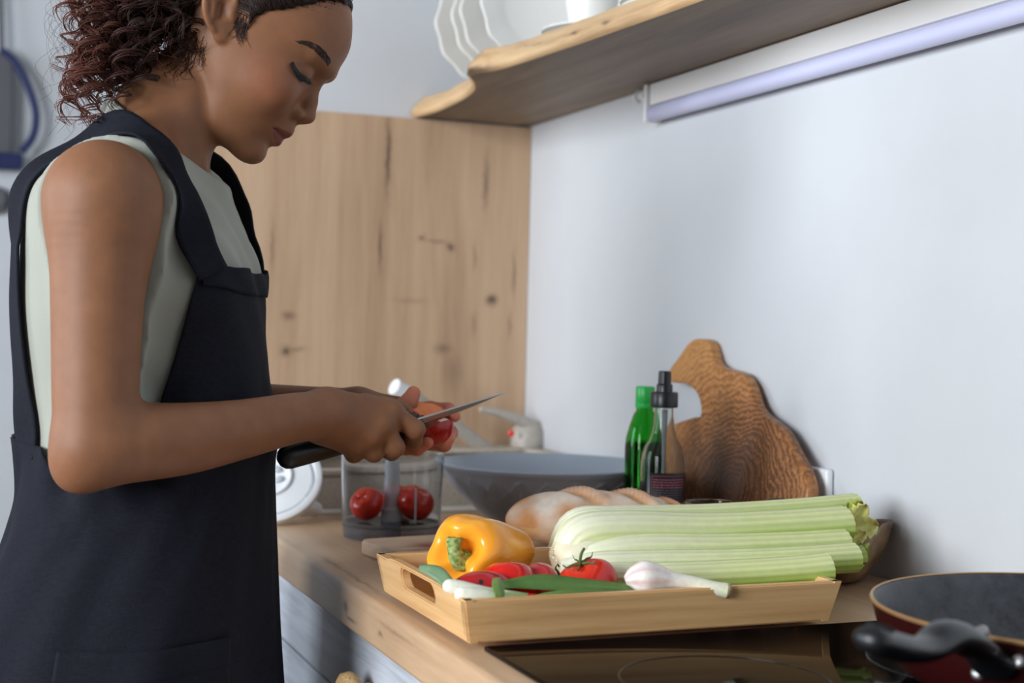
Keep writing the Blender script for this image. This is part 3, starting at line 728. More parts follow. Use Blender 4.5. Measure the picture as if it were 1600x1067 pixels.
# ------------------------------------------------------------------ pale chopping board with stains
m_chop = wood('chopping_board', srgb(224, 194, 162), srgb(208, 174, 142), srgb(176, 142, 114), (5, 40, 40), 0.5, 5.0,
     [((-0.485, 1.615, .918), (.022, .024, None), 1.0), ((-0.500, 1.585, .918), (.028, .007, None), .95), ((-0.525, 1.555, .918), (.022, .006, None), .9), ((-0.505, 1.535, .918), (.018, .010, None), .9), ((-0.46, 1.63, .918), (.03, .014, None), .95)], mcol=srgb(132, 44, 26))
ca, sa = math.cos(math.radians(9)), math.sin(math.radians(9))
def cb(a, b): return (-0.552 + a * ca + b * sa, 1.685 + a * sa - b * ca)
out = []
for (a, b, d0) in ((.016, .016, 90), (.016, .244, 180), (.334, .244, 270), (.334, .016, 0)):
    for k in range(5):
        an = math.radians(d0 + k * 22.5); out.append(cb(a + .016 * math.cos(an), b - .016 * math.sin(an)))
bm = prism_data(out, .9003, .918, .003)
chop = bm_obj('chopping_board', bm, m_chop); tag(chop, 'pale wooden chopping board with red tomato stains beside the tray', 'chopping board')

# ------------------------------------------------------------------ knife lying on the board
kp0 = atz(800, 829, .9186); kp1 = atz(862, 846, .9186); kd = (kp1 - kp0) / np.linalg.norm(kp1 - kp0); ks = np.array([-kd[1], kd[0], 0])
tk = empty('table_knife', tuple(kp1[:2]) + (.9183,), 'steel table knife lying on the chopping board in front of the bread', 'knife')
m_steel = plain('brushed_steel', srgb(206, 204, 202), .36, Metallic=1.0)
V = []; 
for t_, w_ in ((-.01, .001), (.0, .006), (.02, .0095), (.06, .010), (.085, .009)):
    c_ = kp0 + kd * t_
    for e_ in (-1, 1):
        for z_ in (.9183, .9197): V.append((c_[0] + ks[0] * w_ * e_, c_[1] + ks[1] * w_ * e_, z_ + .001))
Fc = []
for i in range(4):
    a, b = i * 4, i * 4 + 4
    Fc += [(a, b, b + 1, a + 1), (a + 2, a + 3, b + 3, b + 2), (a + 1, b + 1, b + 3, a + 3), (a, a + 2, b + 2, b)]
Fc += [(0, 1, 3, 2), (16, 18, 19, 17)]
mesh('blade', V, Fc, m_steel, tk, True, 30)
tube('handle', [kp0 + kd * .083 + [0, 0, .0055], kp0 + kd * .095 + [0, 0, .0062], kp0 + kd * .13 + [0, 0, .0065], kp0 + kd * .155 + [0, 0, .0065]], [.005, .0062, .0062, .0055], plain('knife_handle_grey', srgb(120, 134, 152), .35), tk, 14, 1, True)

# ------------------------------------------------------------------ bread
m_bread = vcol('bread_crust', .75, .10, 90, .5, 120, .002)
bc = np.array(atd(934, 800, 1.725)); bc[2] = .918
bd = np.array([.93, -.36, 0]); bd /= np.linalg.norm(bd); bs = np.array([-bd[1], bd[0], 0])
nu, nv = 110, 72; V = []; cols = []
cr = np.array(srgb(196, 134, 78)[:3]); fl = np.array(srgb(226, 212, 196)[:3]); dk = np.array(srgb(176, 104, 52)[:3]); cut = np.array(srgb(206, 146, 88)[:3])
slash = [(-.035, .030, .045), (.030, .034, .05), (.085, .03, .045)]
for j in range(nv):
    th = math.pi * j / (nv - 1)
    for i in range(nu):
        ph = 2 * math.pi * i / nu
        lx = math.cos(th); s_ = max(0.0, 1 - abs(lx) ** 2.6) ** .5
        L = .112 * lx
        w = .050 * s_ * math.cos(ph); h = .0385 * s_ * math.sin(ph)
        if h < 0: h *= .78
        p = np.array([L, w, h]); nn = 1 + .05 * nz(p, 26) + .02 * nz(p, 70, 3); p = p * np.array([1, nn, nn])
        m_ = 0.0; lip = 0.0
        if h > 0:
            for (x0, hw, ln) in slash:
                q = (p[0] - x0) + p[1] * .95; along = p[1] * .7 - (p[0] - x0) * .45
                e_ = math.exp(-(q / .012) ** 2) * math.exp(-(along / .040) ** 4); m_ = max(m_, e_)
                lip = max(lip, math.exp(-((q - .016) / .006) ** 2) * math.exp(-(along / .040) ** 4))
        p[2] += -.0050 * m_ + .0060 * lip
        V.append(bc + bd * p[0] + bs * p[1] + np.array([0, 0, p[2] + .031]))
        fa = min(1, max(0, .5 + 1.1 * nz(p, 30, 8) + .45 * (h / .038) - .55 * abs(lx) ** 3))
        c = cr * (1 - fa) + fl * fa
        if h < -.004: c = c * .6 + np.array(srgb(206, 168, 122)[:3]) * .4
        c = c * (1 - m_) + (cut * (1 + .25 * nz(p, 160))) * m_; c = c * (1 - lip * .6) + dk * lip * .6
        cols.append(c)
V = np.array(V); V[:, 2] += .9185 - V[:, 2].min()
Fc = [(j * nu + i, j * nu + (i + 1) % nu, (j + 1) * nu + (i + 1) % nu, (j + 1) * nu + i) for j in range(nv - 1) for i in range(nu)]
tag(mesh('bread_loaf', V, Fc, m_bread, None, True, None, cols), 'floury crusty bread loaf with diagonal slashes on the chopping board', 'bread')

# ------------------------------------------------------------------ big grey bowl with diamond relief
m_bowl = plain('blue_grey_ceramic', srgb(168, 178, 190), .38)
m_bowl_out = plain('grey_ceramic_relief', srgb(158, 160, 166), .45)
BX, BY = -0.222, 1.868; RB = .157; ZB = .9003; HB = .088
def bowl_r(t): return .062 + (RB - .062) * (t ** .62)
prof_t = np.linspace(0, 1, 90); nb = 300
V = []; 
for t_ in prof_t:
    z = ZB + .004 + t_ * (HB - .004); r0 = bowl_r(t_)
    for i in range(nb):
        a = 2 * math.pi * i / nb
        rel = 0.0
        if .42 < t_ < .97:
            fx = (a * 24 / (2 * math.pi)) % 1.0 - .5; fz = (t_ - .66) / .22
            dmn = abs(fx) * 2 + abs(fz)
            if dmn < 1.0: rel = .0022 * (.5 + .5 * math.cos(dmn * 2.5 * 2 * math.pi)) 
            if .90 < t_: rel = .0014 * (.5 + .5 * math.cos(a * 110))
        r = r0 + rel; V.append((BX + r * math.cos(a), BY + r * math.sin(a), z))
Fc = [(j * nb + i, j * nb + (i + 1) % nb, (j + 1) * nb + (i + 1) % nb, (j + 1) * nb + i) for j in range(89) for i in range(nb)]
bw = empty('mixing_bowl', (BX, BY, ZB), 'large grey ceramic bowl with a raised diamond pattern behind the bread', 'bowl')
mesh('outer_wall', V, Fc, m_bowl_out, bw)
inn = [(RB, ZB + HB), (RB - .001, ZB + HB + .002), (RB - .004, ZB + HB + .002)] + [(bowl_r(t_) - .005, ZB + .008 + t_ * (HB - .008)) for t_ in np.linspace(.98, 0, 24)] + [(0, ZB + .008)]
lathe('inside', inn, m_bowl, bw, 96, (BX, BY, 0))
lathe('foot', [(.062, ZB + .0042), (.060, ZB), (.052, ZB), (.05, ZB + .004), (0, ZB + .004)], m_bowl_out, bw, 64, (BX, BY, 0))

# ------------------------------------------------------------------ food processor bowl
t = NT('clear_plastic'); t.base(srgb(236, 238, 240)); t.set(Roughness=.05, IOR=1.12, Alpha=1.0, **{'Transmission__Weight': 1.0}); m_clear = t.m
t = NT('smoky_plastic'); t.base(srgb(150, 150, 158)); t.set(Roughness=.12, IOR=1.2, **{'Transmission__Weight': .75}); m_smoky = t.m
FX, FY = -0.468, 1.818; FR = .069; FZ = .9003
fp = empty('processor_bowl', (FX, FY, FZ), 'clear plastic food processor bowl holding tomatoes, under the hands', 'bowl')
lathe('wall', [(FR - .004, FZ + .017), (FR - .003, FZ + .020), (FR, FZ + .108), (FR + .002, FZ + .1085), (FR + .0025, FZ + .1115), (FR - .001, FZ + .1115), (FR - .0022, FZ + .107), (FR - .0055, FZ + .0215), (0.012, FZ + .0205), (0.012, FZ + .0175)], m_clear, fp, 80, (FX, FY, 0))
lathe('base_ring', [(FR - .016, FZ), (FR - .006, FZ), (FR - .004, FZ + .0165), (FR - .008, FZ + .0167), (0.012, FZ + .0165), (0.012, FZ + .0145), (FR - .010, FZ + .0145)], m_smoky, fp, 64, (FX, FY, 0))
m_milky = NT('milky_plastic'); m_milky.base(srgb(214, 218, 222)); m_milky.set(Roughness=.3, IOR=1.2, **{'Transmission__Weight': .45}); m_milky = m_milky.m
lathe('centre_post', [(0.0, FZ + .0), (.0115, FZ + .0), (.0115, FZ + .021), (.014, FZ + .0215), (.014, FZ + .036), (.0105, FZ + .040), (.0098, FZ + .098), (.008, FZ + .101), (0, FZ + .101)], m_milky, fp, 32, (FX, FY, 0))
box('guide_rib', FX + .016, FX + .0185, FY - .051, FY - .048, FZ + .022, FZ + .068, m_milky, fp, .0008)
m_print = plain('grey_print', srgb(110, 98, 92), .6)
parts = []
def wall_pt(ang, z, off=.0006):
    r = FR - .003 + (z - .02) / .088 * .003 + off; return np.array([FX + r * math.cos(ang), FY + r * math.sin(ang), FZ + z])
for k, z in enumerate((.046, .052, .058, .064, .070, .076, .082)):
    a0 = math.radians(-52); wdt = .13 if k % 3 == 0 else .07
    parts.append(tube_data([wall_pt(a0 + q, z) for q in np.linspace(0, wdt, 6)], .0004, 5))
for z in (.060, .072):
    parts.append(tube_data([wall_pt(math.radians(-40) + .035 * math.cos(q), z + .0028 * math.sin(q)) for q in np.linspace(0, 6.28, 14)], .0004, 5))
Vp, Fp = multi(parts); mesh('scale_print', Vp, Fp, m_print, fp)
for (x, y, r, lab, ax) in ((FX + .030, FY - .010, .0255, 'whole tomato at the right inside the clear processor bowl', (.3, -.3, .9)), (FX - .034, FY + .002, .0225, 'tomato at the left of the post inside the clear processor bowl', (-.5, -.4, .6)),
                          (FX + .022, FY + .036, .0245, 'tomato behind the post inside the clear processor bowl', (.1, .2, 1))):
    tomato('tomato', (x, y, 0), r, ax, lab, ored, 'tomatoes in the processor bowl', rest=FZ + .0222, stalk=False)

# ------------------------------------------------------------------ white processor lid leaning
lid = empty('processor_cover', (-0.575, 1.99, .9003), 'white plastic processor cover leaning on its chute, behind the knife handle', 'cover')
ln = np.array([-.22, -.72, .66]); ln /= np.linalg.norm(ln)                    # the face the camera sees
lc = np.array([-0.600, 1.985, .0]); RL = .077
lu = np.cross(ln, [0, 0, 1.0]); lu /= np.linalg.norm(lu); lw = np.cross(lu, ln)
lc[2] = .9006 + RL * math.hypot(lu[2], lw[2]) + .006
def on_lid(prof, name, n=64, off=(0, 0)):
    return lathe(name, prof, m_white, lid, n, lc + lu * off[0] + lw * off[1], ln)
on_lid([(0, -.002), (.030, -.002), (.031, .003), (.034, .003), (.035, -.002), (.060, -.003), (.0615, -.0035), (.063, -.010), (.0665, -.011), (.068, .001), (.0745, .001), (.077, -.001), (.077, -.010), (.075, -.013), (.060, -.015), (0, -.008)], 'disc')
m_slot = plain('lid_slot', srgb(186, 190, 196), .5)
for k in range(6):
    a = k * math.pi / 3 + .3; q = lc + lu * .018 * math.cos(a) + lw * .018 * math.sin(a) + ln * .0
    V, Fc = lathe_data([(0, 0), (.0045, 0), (.0045, .0035), (.003, .0045), (0, .0045)], 14); V[:, 0] *= 1.5
    mesh('slot', orient(V, q - ln * .002, ln, a), Fc, m_slot, lid)
foot = np.array([-0.523, 2.012, .912]); st_ = lc - ln * .010 + lu * .0 + lw * (-.02)
st_ = lc + lu * .045 + lw * (-.035) - ln * .012
if np.linalg.norm((lc + lu * .045)[:2] - foot[:2]) > np.linalg.norm((lc - lu * .045)[:2] - foot[:2]): st_ = lc - lu * .045 + lw * (-.035) - ln * .012
V, Fc = tube_data([st_, st_ * .4 + foot * .6, foot], [.013, .0125, .0115], 24); V[:, 2] = np.maximum(V[:, 2], .9005)
mesh('chute', V, Fc, m_white, lid, True, 40)

# ------------------------------------------------------------------ bottles
t = NT('green_glass'); t.base(srgb(96, 200, 92)); t.set(Roughness=.03, IOR=1.25, **{'Transmission__Weight': 1.0}); m_green = t.m
t = NT('clear_glass'); t.base(srgb(240, 244, 242)); t.set(Roughness=.02, IOR=1.22, **{'Transmission__Weight': 1.0}); m_cglass = t.m
m_oil = plain('dark_green_liquid', srgb(16, 40, 12), .2); m_soy = plain('dark_soy_liquid', srgb(20, 12, 10), .2)
m_black = plain('black_plastic', srgb(18, 19, 22), .35)
gx, gy = atd(1006, 700, 1.915)[:2]; Zc = .9003; r = .0255
zt = atd(1006, 603, 1.925)[2]; zn = atd(1006, 634, 1.925)[2]; zs = atd(1006, 690, 1.925)[2]
gb = empty('oil_bottle', (gx, gy, Zc), 'green glass bottle with a green screw cap beside the wall', 'bottle')
lathe('glass', [(0, Zc), (r - .002, Zc), (r, Zc + .003), (r, zs - .004), (r * .96, zs + .006), (r * .8, zs + .022), (r * .58, zs + .038), (.0118, zn - .006), (.0115, zn + .003), (.0095, zn + .003), (.0098, zn - .008), (r * .53, zs + .034), (r * .75, zs + .019), (r - .003, zs + .002), (r - .002, Zc + .006), (0, Zc + .006)], m_green, gb, 48, (gx, gy, 0))
lathe('liquid', [(0, Zc + .0065), (r - .0025, Zc + .0065), (r - .0028, zs - .002), (r - .0032, zs + .001), (0, zs + .001)], m_oil, gb, 40, (gx, gy, 0))
t = NT('green_cap'); t.base(srgb(38, 168, 72)); t.set(Roughness=.35); 
cp_ = lathe('cap', [(.0128, zn - .002), (.0132, zn), (.0132, zn + .004), (.0120, zn + .0045), (.0128, zn + .006), (.0128, zt - .002), (.0115, zt), (0, zt)], t.m, gb, 40, (gx, gy, 0))
cx_, cy_ = atd(1036, 700, 1.845)[:2]; d_ = 1.845; rc = .0292
Zv = lambda v: atd(1036, v, d_)[2]
cbt = empty('sauce_bottle', (cx_, cy_, Zc), 'clear glass spray bottle with a black pump and dark printed label', 'bottle')
lathe('glass', [(0, Zc), (rc - .002, Zc), (rc, Zc + .003), (rc, Zv(722)), (rc * .96, Zv(710)), (rc * .82, Zv(697)), (rc * .62, Zv(684)), (.0145, Zv(668)), (.0128, Zv(650)), (.0125, Zv(636)), (.0105, Zv(636)), (.0108, Zv(652)), (.0125, Zv(669)), (rc * .58, Zv(688)), (rc * .78, Zv(701)), (rc - .0025, Zv(724)), (rc - .002, Zc + .006), (0, Zc + .006)], m_cglass, cbt, 56, (cx_, cy_, 0))
lathe('liquid', [(0, Zc + .0065), (rc - .0024, Zc + .0065), (rc - .0028, Zv(752)), (0, Zv(752))], m_soy, cbt, 48, (cx_, cy_, 0))
lathe('collar', [(.0130, Zv(637)), (.0175, Zv(636)), (.0178, Zv(634)), (.0178, Zv(614)), (.0165, Zv(612)), (0, Zv(612))], m_black, cbt, 40, (cx_, cy_, 0))
lathe('nozzle', [(.0105, Zv(613)), (.0105, Zv(602)), (.0095, Zv(600)), (.0085, Zv(599)), (.0082, Zv(581)), (.007, Zv(579.5)), (0, Zv(579.5))], m_black, cbt, 32, (cx_, cy_, 0))
tube('dip_tube', [(cx_ + .001, cy_, Zv(640)), (cx_ + .001, cy_, Zv(700)), (cx_ + .002, cy_, Zv(745))], [.004, .0026, .0026], plain('dip_tube_grey', srgb(120, 120, 122), .4), cbt, 10)
t = NT('label_paper'); t.base(srgb(16, 10, 14)); t.set(Roughness=.5); m_label = t.m
va = math.atan2(-cy_, CAM[0] - cx_)
def on_cyl(a, z, off): return np.array([cx_ + (rc + off) * math.cos(va + a), cy_ + (rc + off) * math.sin(va + a), z])
la0, la1 = -.55, 1.35; zl0, zl1 = Zc + .012, Zv(736)
V, Fc = grid_data(28, 2, lambda a, b: on_cyl(la0 + (la1 - la0) * a, zl0 + (zl1 - zl0) * b, .0004))
lab = mesh('label', V, Fc, m_label, cbt); thick(lab, .0003, 1)
m_pink = plain('label_print_pink', srgb(176, 92, 108), .6); m_grey = plain('label_print_grey', srgb(110, 92, 100), .6)
parts = []; partg = []
hgt = zl1 - zl0
for path in ([(la0 + .09, zl0 + .002), (la0 + .09, zl1 - .004)], [(la0 + .09, zl1 - .004), (la1 - .1, zl1 - .004)]):
    a, b = path; parts.append(tube_data([on_cyl(a[0] + (b[0] - a[0]) * q, a[1] + (b[1] - a[1]) * q, .0009) for q in np.linspace(0, 1, 14)], .00025, 4))
rr = random.Random(3)
for k in range(17):
    z = zl1 - .0085 - k * .0033
    if z < zl0 + .003: break
    a = la0 + .16
    while a < la1 - .28:
        ww = rr.uniform(.04, .16); q = min(a + ww, la1 - .22)
        (parts if k < 4 else partg).append(tube_data([on_cyl(a + (q - a) * f, z, .0009) for f in (0, .5, 1)], .00055 if k < 4 else .0004, 4)); a = q + .035
Vp, Fp = multi(parts); mesh('label_print', Vp, Fp, m_pink, lab)
Vp, Fp = multi(partg); mesh('label_small_print', Vp, Fp, m_grey, lab)

# ------------------------------------------------------------------ olive wood board leaning on the wall
t = NT('olive_wood'); co = t.coord(scale=(1, 1, 1)); 
dn = t.n('ShaderNodeTexNoise', Scale=7.0, Detail=3.0); t.l(co, dn.inputs['Vector'])
vm = t.n('ShaderNodeVectorMath', _operation='MULTIPLY_ADD'); t.l(dn.outputs['Color'], vm.inputs[0]); vm.inputs[1].default_value = (.0, .085, .085); t.l(co, vm.inputs[2])
vs_ = t.n('ShaderNodeVectorMath', _operation='SUBTRACT'); t.l(vm.outputs[0], vs_.inputs[0]); vs_.inputs[1].default_value = (0, 1.695, 1.015)
vl = t.n('ShaderNodeVectorMath', _operation='MULTIPLY'); t.l(vs_.outputs[0], vl.inputs[0]); vl.inputs[1].default_value = (0, 1.0, 1.25)
ln_ = t.n('ShaderNodeVectorMath', _operation='LENGTH'); t.l(vl.outputs[0], ln_.inputs[0]); rad_ = ln_.outputs['Value']
rings = t.math('SINE', t.math('ADD', t.math('MULTIPLY', rad_, 620.0), t.math('MULTIPLY', t.noise(co, 26, 5, .7), 22.0)))
fib = t.noise(t.coord(scale=(20, 20, 20)), 6.0, 5, .7, 1.5)
f = t.math('ADD', t.math('MULTIPLY', t.math('ADD', t.math('MULTIPLY', rings, .5), .5), .13), t.math('ADD', t.math('MULTIPLY', t.math('MULTIPLY', rad_, 2.7), .66), t.math('MULTIPLY', fib, .46)))
t.base(t.ramp(f, [(.30, srgb(44, 24, 14)), (.46, srgb(92, 54, 28)), (.60, srgb(150, 96, 50)), (.78, srgb(196, 140, 82))])); t.set(Roughness=.42); t.bump(fib, .1, .0006); m_olive = t.m
ol = [(1062, 537), (1068, 531), (1076, 529), (1090, 531), (1097, 538), (1102, 552), (1107, 565), (1118, 574), (1134, 579), (1150, 584), (1162, 596), (1171, 614), (1179, 632), (1190, 646), (1207, 658), (1224, 671), (1239, 691), (1251, 710), (1263, 727), (1273, 746), (1279, 762), (1280, 780), (1276, 800), (1262, 822), (1235, 838), (1060, 838), (1046, 812), (1040, 770), (1038, 725), (1042, 690), (1048, 671), (1057, 663), (1072, 657), (1087, 652), (1098, 650), (1097, 638), (1092, 624), (1083, 610), (1070, 601), (1055, 598), (1044, 597), (1039, 588), (1040, 576), (1050, 559)]
pts = np.array([atx(u, v, -.03)[1:] for u, v in ol]); pts[:, 1] = np.maximum(pts[:, 1], .9035)
sm = spline(np.vstack([pts, pts[:1]]), 150)[:-1]; sm[:, 1] = np.maximum(sm[:, 1], .9012)
bm = prism_data([tuple(p) for p in sm], 0, .018, .004)
for v in bm.verts:
    a, b, d = v.co; v.co = Vector((-0.0615 + (b - .9) * .165 + d, a, b))
ob = bm_obj('olive_wood_board', bm, m_olive); tag(ob, 'olive wood cutting board with a hooked handle leaning on the white wall', 'cutting board')

# ------------------------------------------------------------------ wall socket, glass dish, dark dish, carved bowl
so = empty('wall_socket', (-.006, 1.53, .93), 'white plastic socket box on the wall behind the olive wood board', 'socket')
box('cover', -.012, -.0006, 1.482, 1.57, .92, 1.0155, m_white, so, .004, 3)
box('inset', -.0135, -.0118, 1.494, 1.558, .935, 1.003, m_white, so, .0015, 2)
p = atd(1112, 787, 1.69); rj = .0335; zr = p[2]
tag(lathe('glass_dish', [(0, Zc), (.024, Zc), (.026, Zc + .004), (rj - .002, zr - .008), (rj, zr - .004), (rj + .0012, zr), (rj - .001, zr + .0022), (rj - .004, zr), (rj - .005, zr - .008), (.0235, Zc + .007), (0, Zc + .006)], m_cglass, None, 56, (p[0], p[1], 0)), 'small clear glass jar with a thick rim behind the celery', 'jar')
p = atd(1225, 783, 1.70)
tag(lathe('dark_dish', [(0, Zc), (.02, Zc), (.023, Zc + .005), (.0205, p[2] - .004), (.0212, p[2]), (.0195, p[2] + .001), (.0185, p[2] - .004), (.018, Zc + .008), (0, Zc + .007)], plain('dark_ceramic', srgb(48, 50, 52), .4), None, 40, (p[0], p[1], 0)), 'dark pot mostly hidden between the celery and the olive wood board', 'pot')
wbx, wby = -.0755, 1.378; n_ = 64; V = []
profw = [(.0, .0005), (.030, .0005), (.040, .005), (.052, .02), (.061, .04), (.0665, .062), (.0655, .0645), (.0625, .062), (.057, .042), (.047, .022), (.034, .011), (0, .009)]
for r_, z_ in profw:
    for i in range(n_):
        a = 2 * math.pi * i / n_; k = 1 + .10 * math.cos(4 * a + .6) * (r_ / .066) ** 2; zz = z_ + (.006 * math.cos(2 * a + 1.0) + .003 * nz((math.cos(a), math.sin(a), 0), 2)) * (z_ / .065)
        V.append((wbx + r_ * k * math.cos(a) * 1.02, wby + r_ * k * math.sin(a), Zc + zz))
Fc = [(j * n_ + i, j * n_ + (i + 1) % n_, (j + 1) * n_ + (i + 1) % n_, (j + 1) * n_ + i) for j in range(len(profw) - 1) for i in range(n_)]
m_carved = wood('carved_wood', srgb(172, 146, 112), srgb(136, 108, 78), srgb(86, 62, 42), (14, 14, 26), .4, 4.0, bump=.3, contrast=1.3)
tag(mesh('carved_bowl', V, Fc, m_carved, None, True, None), 'small carved wooden bowl in the corner behind the celery tips', 'bowl')

# ------------------------------------------------------------------ frying pan
PX, PY, PR, PZ = -0.178, 0.884, .165, .9055
pan = empty('frying_pan', (PX, PY, PZ), 'black frying pan with a dark red outside standing on the cooktop', 'pan')
t = NT('pan_coating'); t.base(t.ramp(t.noise(t.coord(), 60, 6, .7), [(.35, srgb(30, 31, 34)), (.7, srgb(62, 64, 70))])); t.set(Roughness=.42); m_coat = t.m
m_panred = plain('pan_red_enamel', srgb(44, 6, 6), .35); m_copper = plain('pan_rim_metal', srgb(196, 150, 100), .35, Metallic=.7)
HP = .0605
lathe('inside', [(PR - .001, PZ + HP), (PR - .004, PZ + HP - .002), (PR - .012, PZ + .034), (PR - .024, PZ + .013), (PR - .038, PZ + .0055), (0, PZ + .005)], m_coat, pan, 96, (PX, PY, 0))
lathe('outside', [(PR + .0005, PZ + HP - .001), (PR - .006, PZ + .036), (PR - .018, PZ + .012), (PR - .03, PZ + .002), (PR - .036, PZ), (0, PZ)], m_panred, pan, 96, (PX, PY, 0))
lathe('rim', [(PR + .0008, PZ + HP - .002), (PR + .0012, PZ + HP), (PR + .0004, PZ + HP + .0012), (PR - .0012, PZ + HP + .0006)], m_copper, pan, 96, (PX, PY, 0))
hd = np.array([math.cos(math.radians(205)), math.sin(math.radians(205)), 0]); h0 = np.array([PX, PY, 0]) + hd * PR
def hp_(L, z): return h0 + hd * L + np.array([0, 0, z])
P = spline([hp_(.018, .958), hp_(.045, .970), hp_(.075, .978), hp_(.105, .974), hp_(.135, .978), hp_(.178, .990)], 40)
R = rspl([.0085, .0110, .0105, .0085, .0095, .0090], 40)
V, Fc = tube_data(P, R, 22, True, 1.45, True); hdl = mesh('handle', V, Fc, m_black, pan, True, 60)
q = hp_(.168, 0); nrm = np.array([.2 * -hd[0], .2 * -hd[1], 1.0])
V, Fc = tube_data(np.array([q + np.array([.0085 * math.cos(k) , .0060 * math.sin(k), .9965 + .3 * (.0085 * math.cos(k) * hd[0] + .006 * math.sin(k) * hd[1])]) for k in np.linspace(0, 2 * math.pi, 22)]), .0016, 8); mesh('hanging_loop', V, Fc, plain('dark_loop', srgb(8, 8, 9), .8), hdl)
V, Fc = tube_data(spline([hp_(-.0035, .945), hp_(.006, .950), hp_(.016, .956), hp_(.026, .962)], 12), [.011, .0115, .0115, .011, .0105, .0102, .010, .0098, .0096, .0095, .0092, .009], 16, True, 1.5); mesh('handle_bracket', V, Fc, m_black, pan)
sd = np.array([-hd[1], hd[0], 0])
for (l_, z_, w_) in ((.021, .9735, 0.0), (-.0005, .952, .0185), (-.0015, .938, -.012)):
    lathe('rivet', [(0, .003), (.003, .0026), (.0048, .001), (.005, -.004), (0, -.004)], m_steel, pan, 16, hp_(l_, z_) + sd * w_, tuple(hd + np.array([0, 0, .25 if l_ < .01 else 1.2])))

# ================================================================== implicit-surface modeller (for the body and clothes)
def smin(a, b, k):
    if k <= 0: return np.minimum(a, b)
    h = np.maximum(k - np.abs(a - b), 0) / k; return np.minimum(a, b) - h * h * k * .25
def smax(a, b, k): return -smin(-a, -b, k)
def s_cone(a, b, ra, rb, flat=None, axis=None):
    """tapered capsule; flat < 1 squashes it along `axis`"""
    a = np.array(a, float); b = np.array(b, float); ba = b - a; L2 = ba @ ba
    if flat is not None:
        n = np.array(axis, float); n = n - ba * (n @ ba) / L2; n /= np.linalg.norm(n)
    def f(P):
        q = P - a; t = np.clip(q @ ba / L2, 0, 1); e = q - t[:, None] * ba
        if flat is not None: e = e + np.outer(e @ n, n) * (1 / flat - 1)
        d = np.sqrt((e * e).sum(1)) - (ra + (rb - ra) * t)
        return d * (flat if flat else 1.0) if flat and flat < .6 else d
    return f, (a + b) / 2, np.linalg.norm(ba) / 2 + max(ra, rb)
def s_path(pts, rad, n=22):
    S = spline(np.column_stack([np.array(pts, float), np.array(rad, float)]), n); A_ = S[:-1]; B_ = S[1:]
    mid_ = (A_[:, :3] + B_[:, :3]) / 2; hal_ = np.linalg.norm(A_[:, :3] - B_[:, :3], axis=1) / 2 + np.maximum(A_[:, 3], B_[:, 3])
    def f(P, c=None, r=None):
        d = None; use = range(len(A_))
        if c is not None:
            lo_ = np.linalg.norm(mid_ - c, axis=1) - hal_; use = np.flatnonzero(lo_ <= lo_.min() + 2 * r + .012)
        for i_ in use:
            a, b = A_[i_], B_[i_]; ba = b[:3] - a[:3]; q = P - a[:3]; t = np.clip(q @ ba / (ba @ ba), 0, 1); e = np.sqrt(((q - t[:, None] * ba) ** 2).sum(1)) - (a[3] + (b[3] - a[3]) * t)
            d = e if d is None else np.minimum(d, e)
        return d
    f.cull = True; c = S[:, :3].mean(0); return f, c, np.linalg.norm(S[:, :3] - c, axis=1).max() + S[:, 3].max()
def s_ell(c, r, M=None):
    c = np.array(c, float); r = np.array(r, float); M = np.eye(3) if M is None else np.array(M, float)   # rows = local axes
    def f(P):
        q = (P - c) @ M.T; k0 = np.sqrt(((q / r) ** 2).sum(1)); k1 = np.sqrt(((q / (r * r)) ** 2).sum(1)) + 1e-9
        return k0 * (k0 - 1) / k1
    return f, c, r.max()
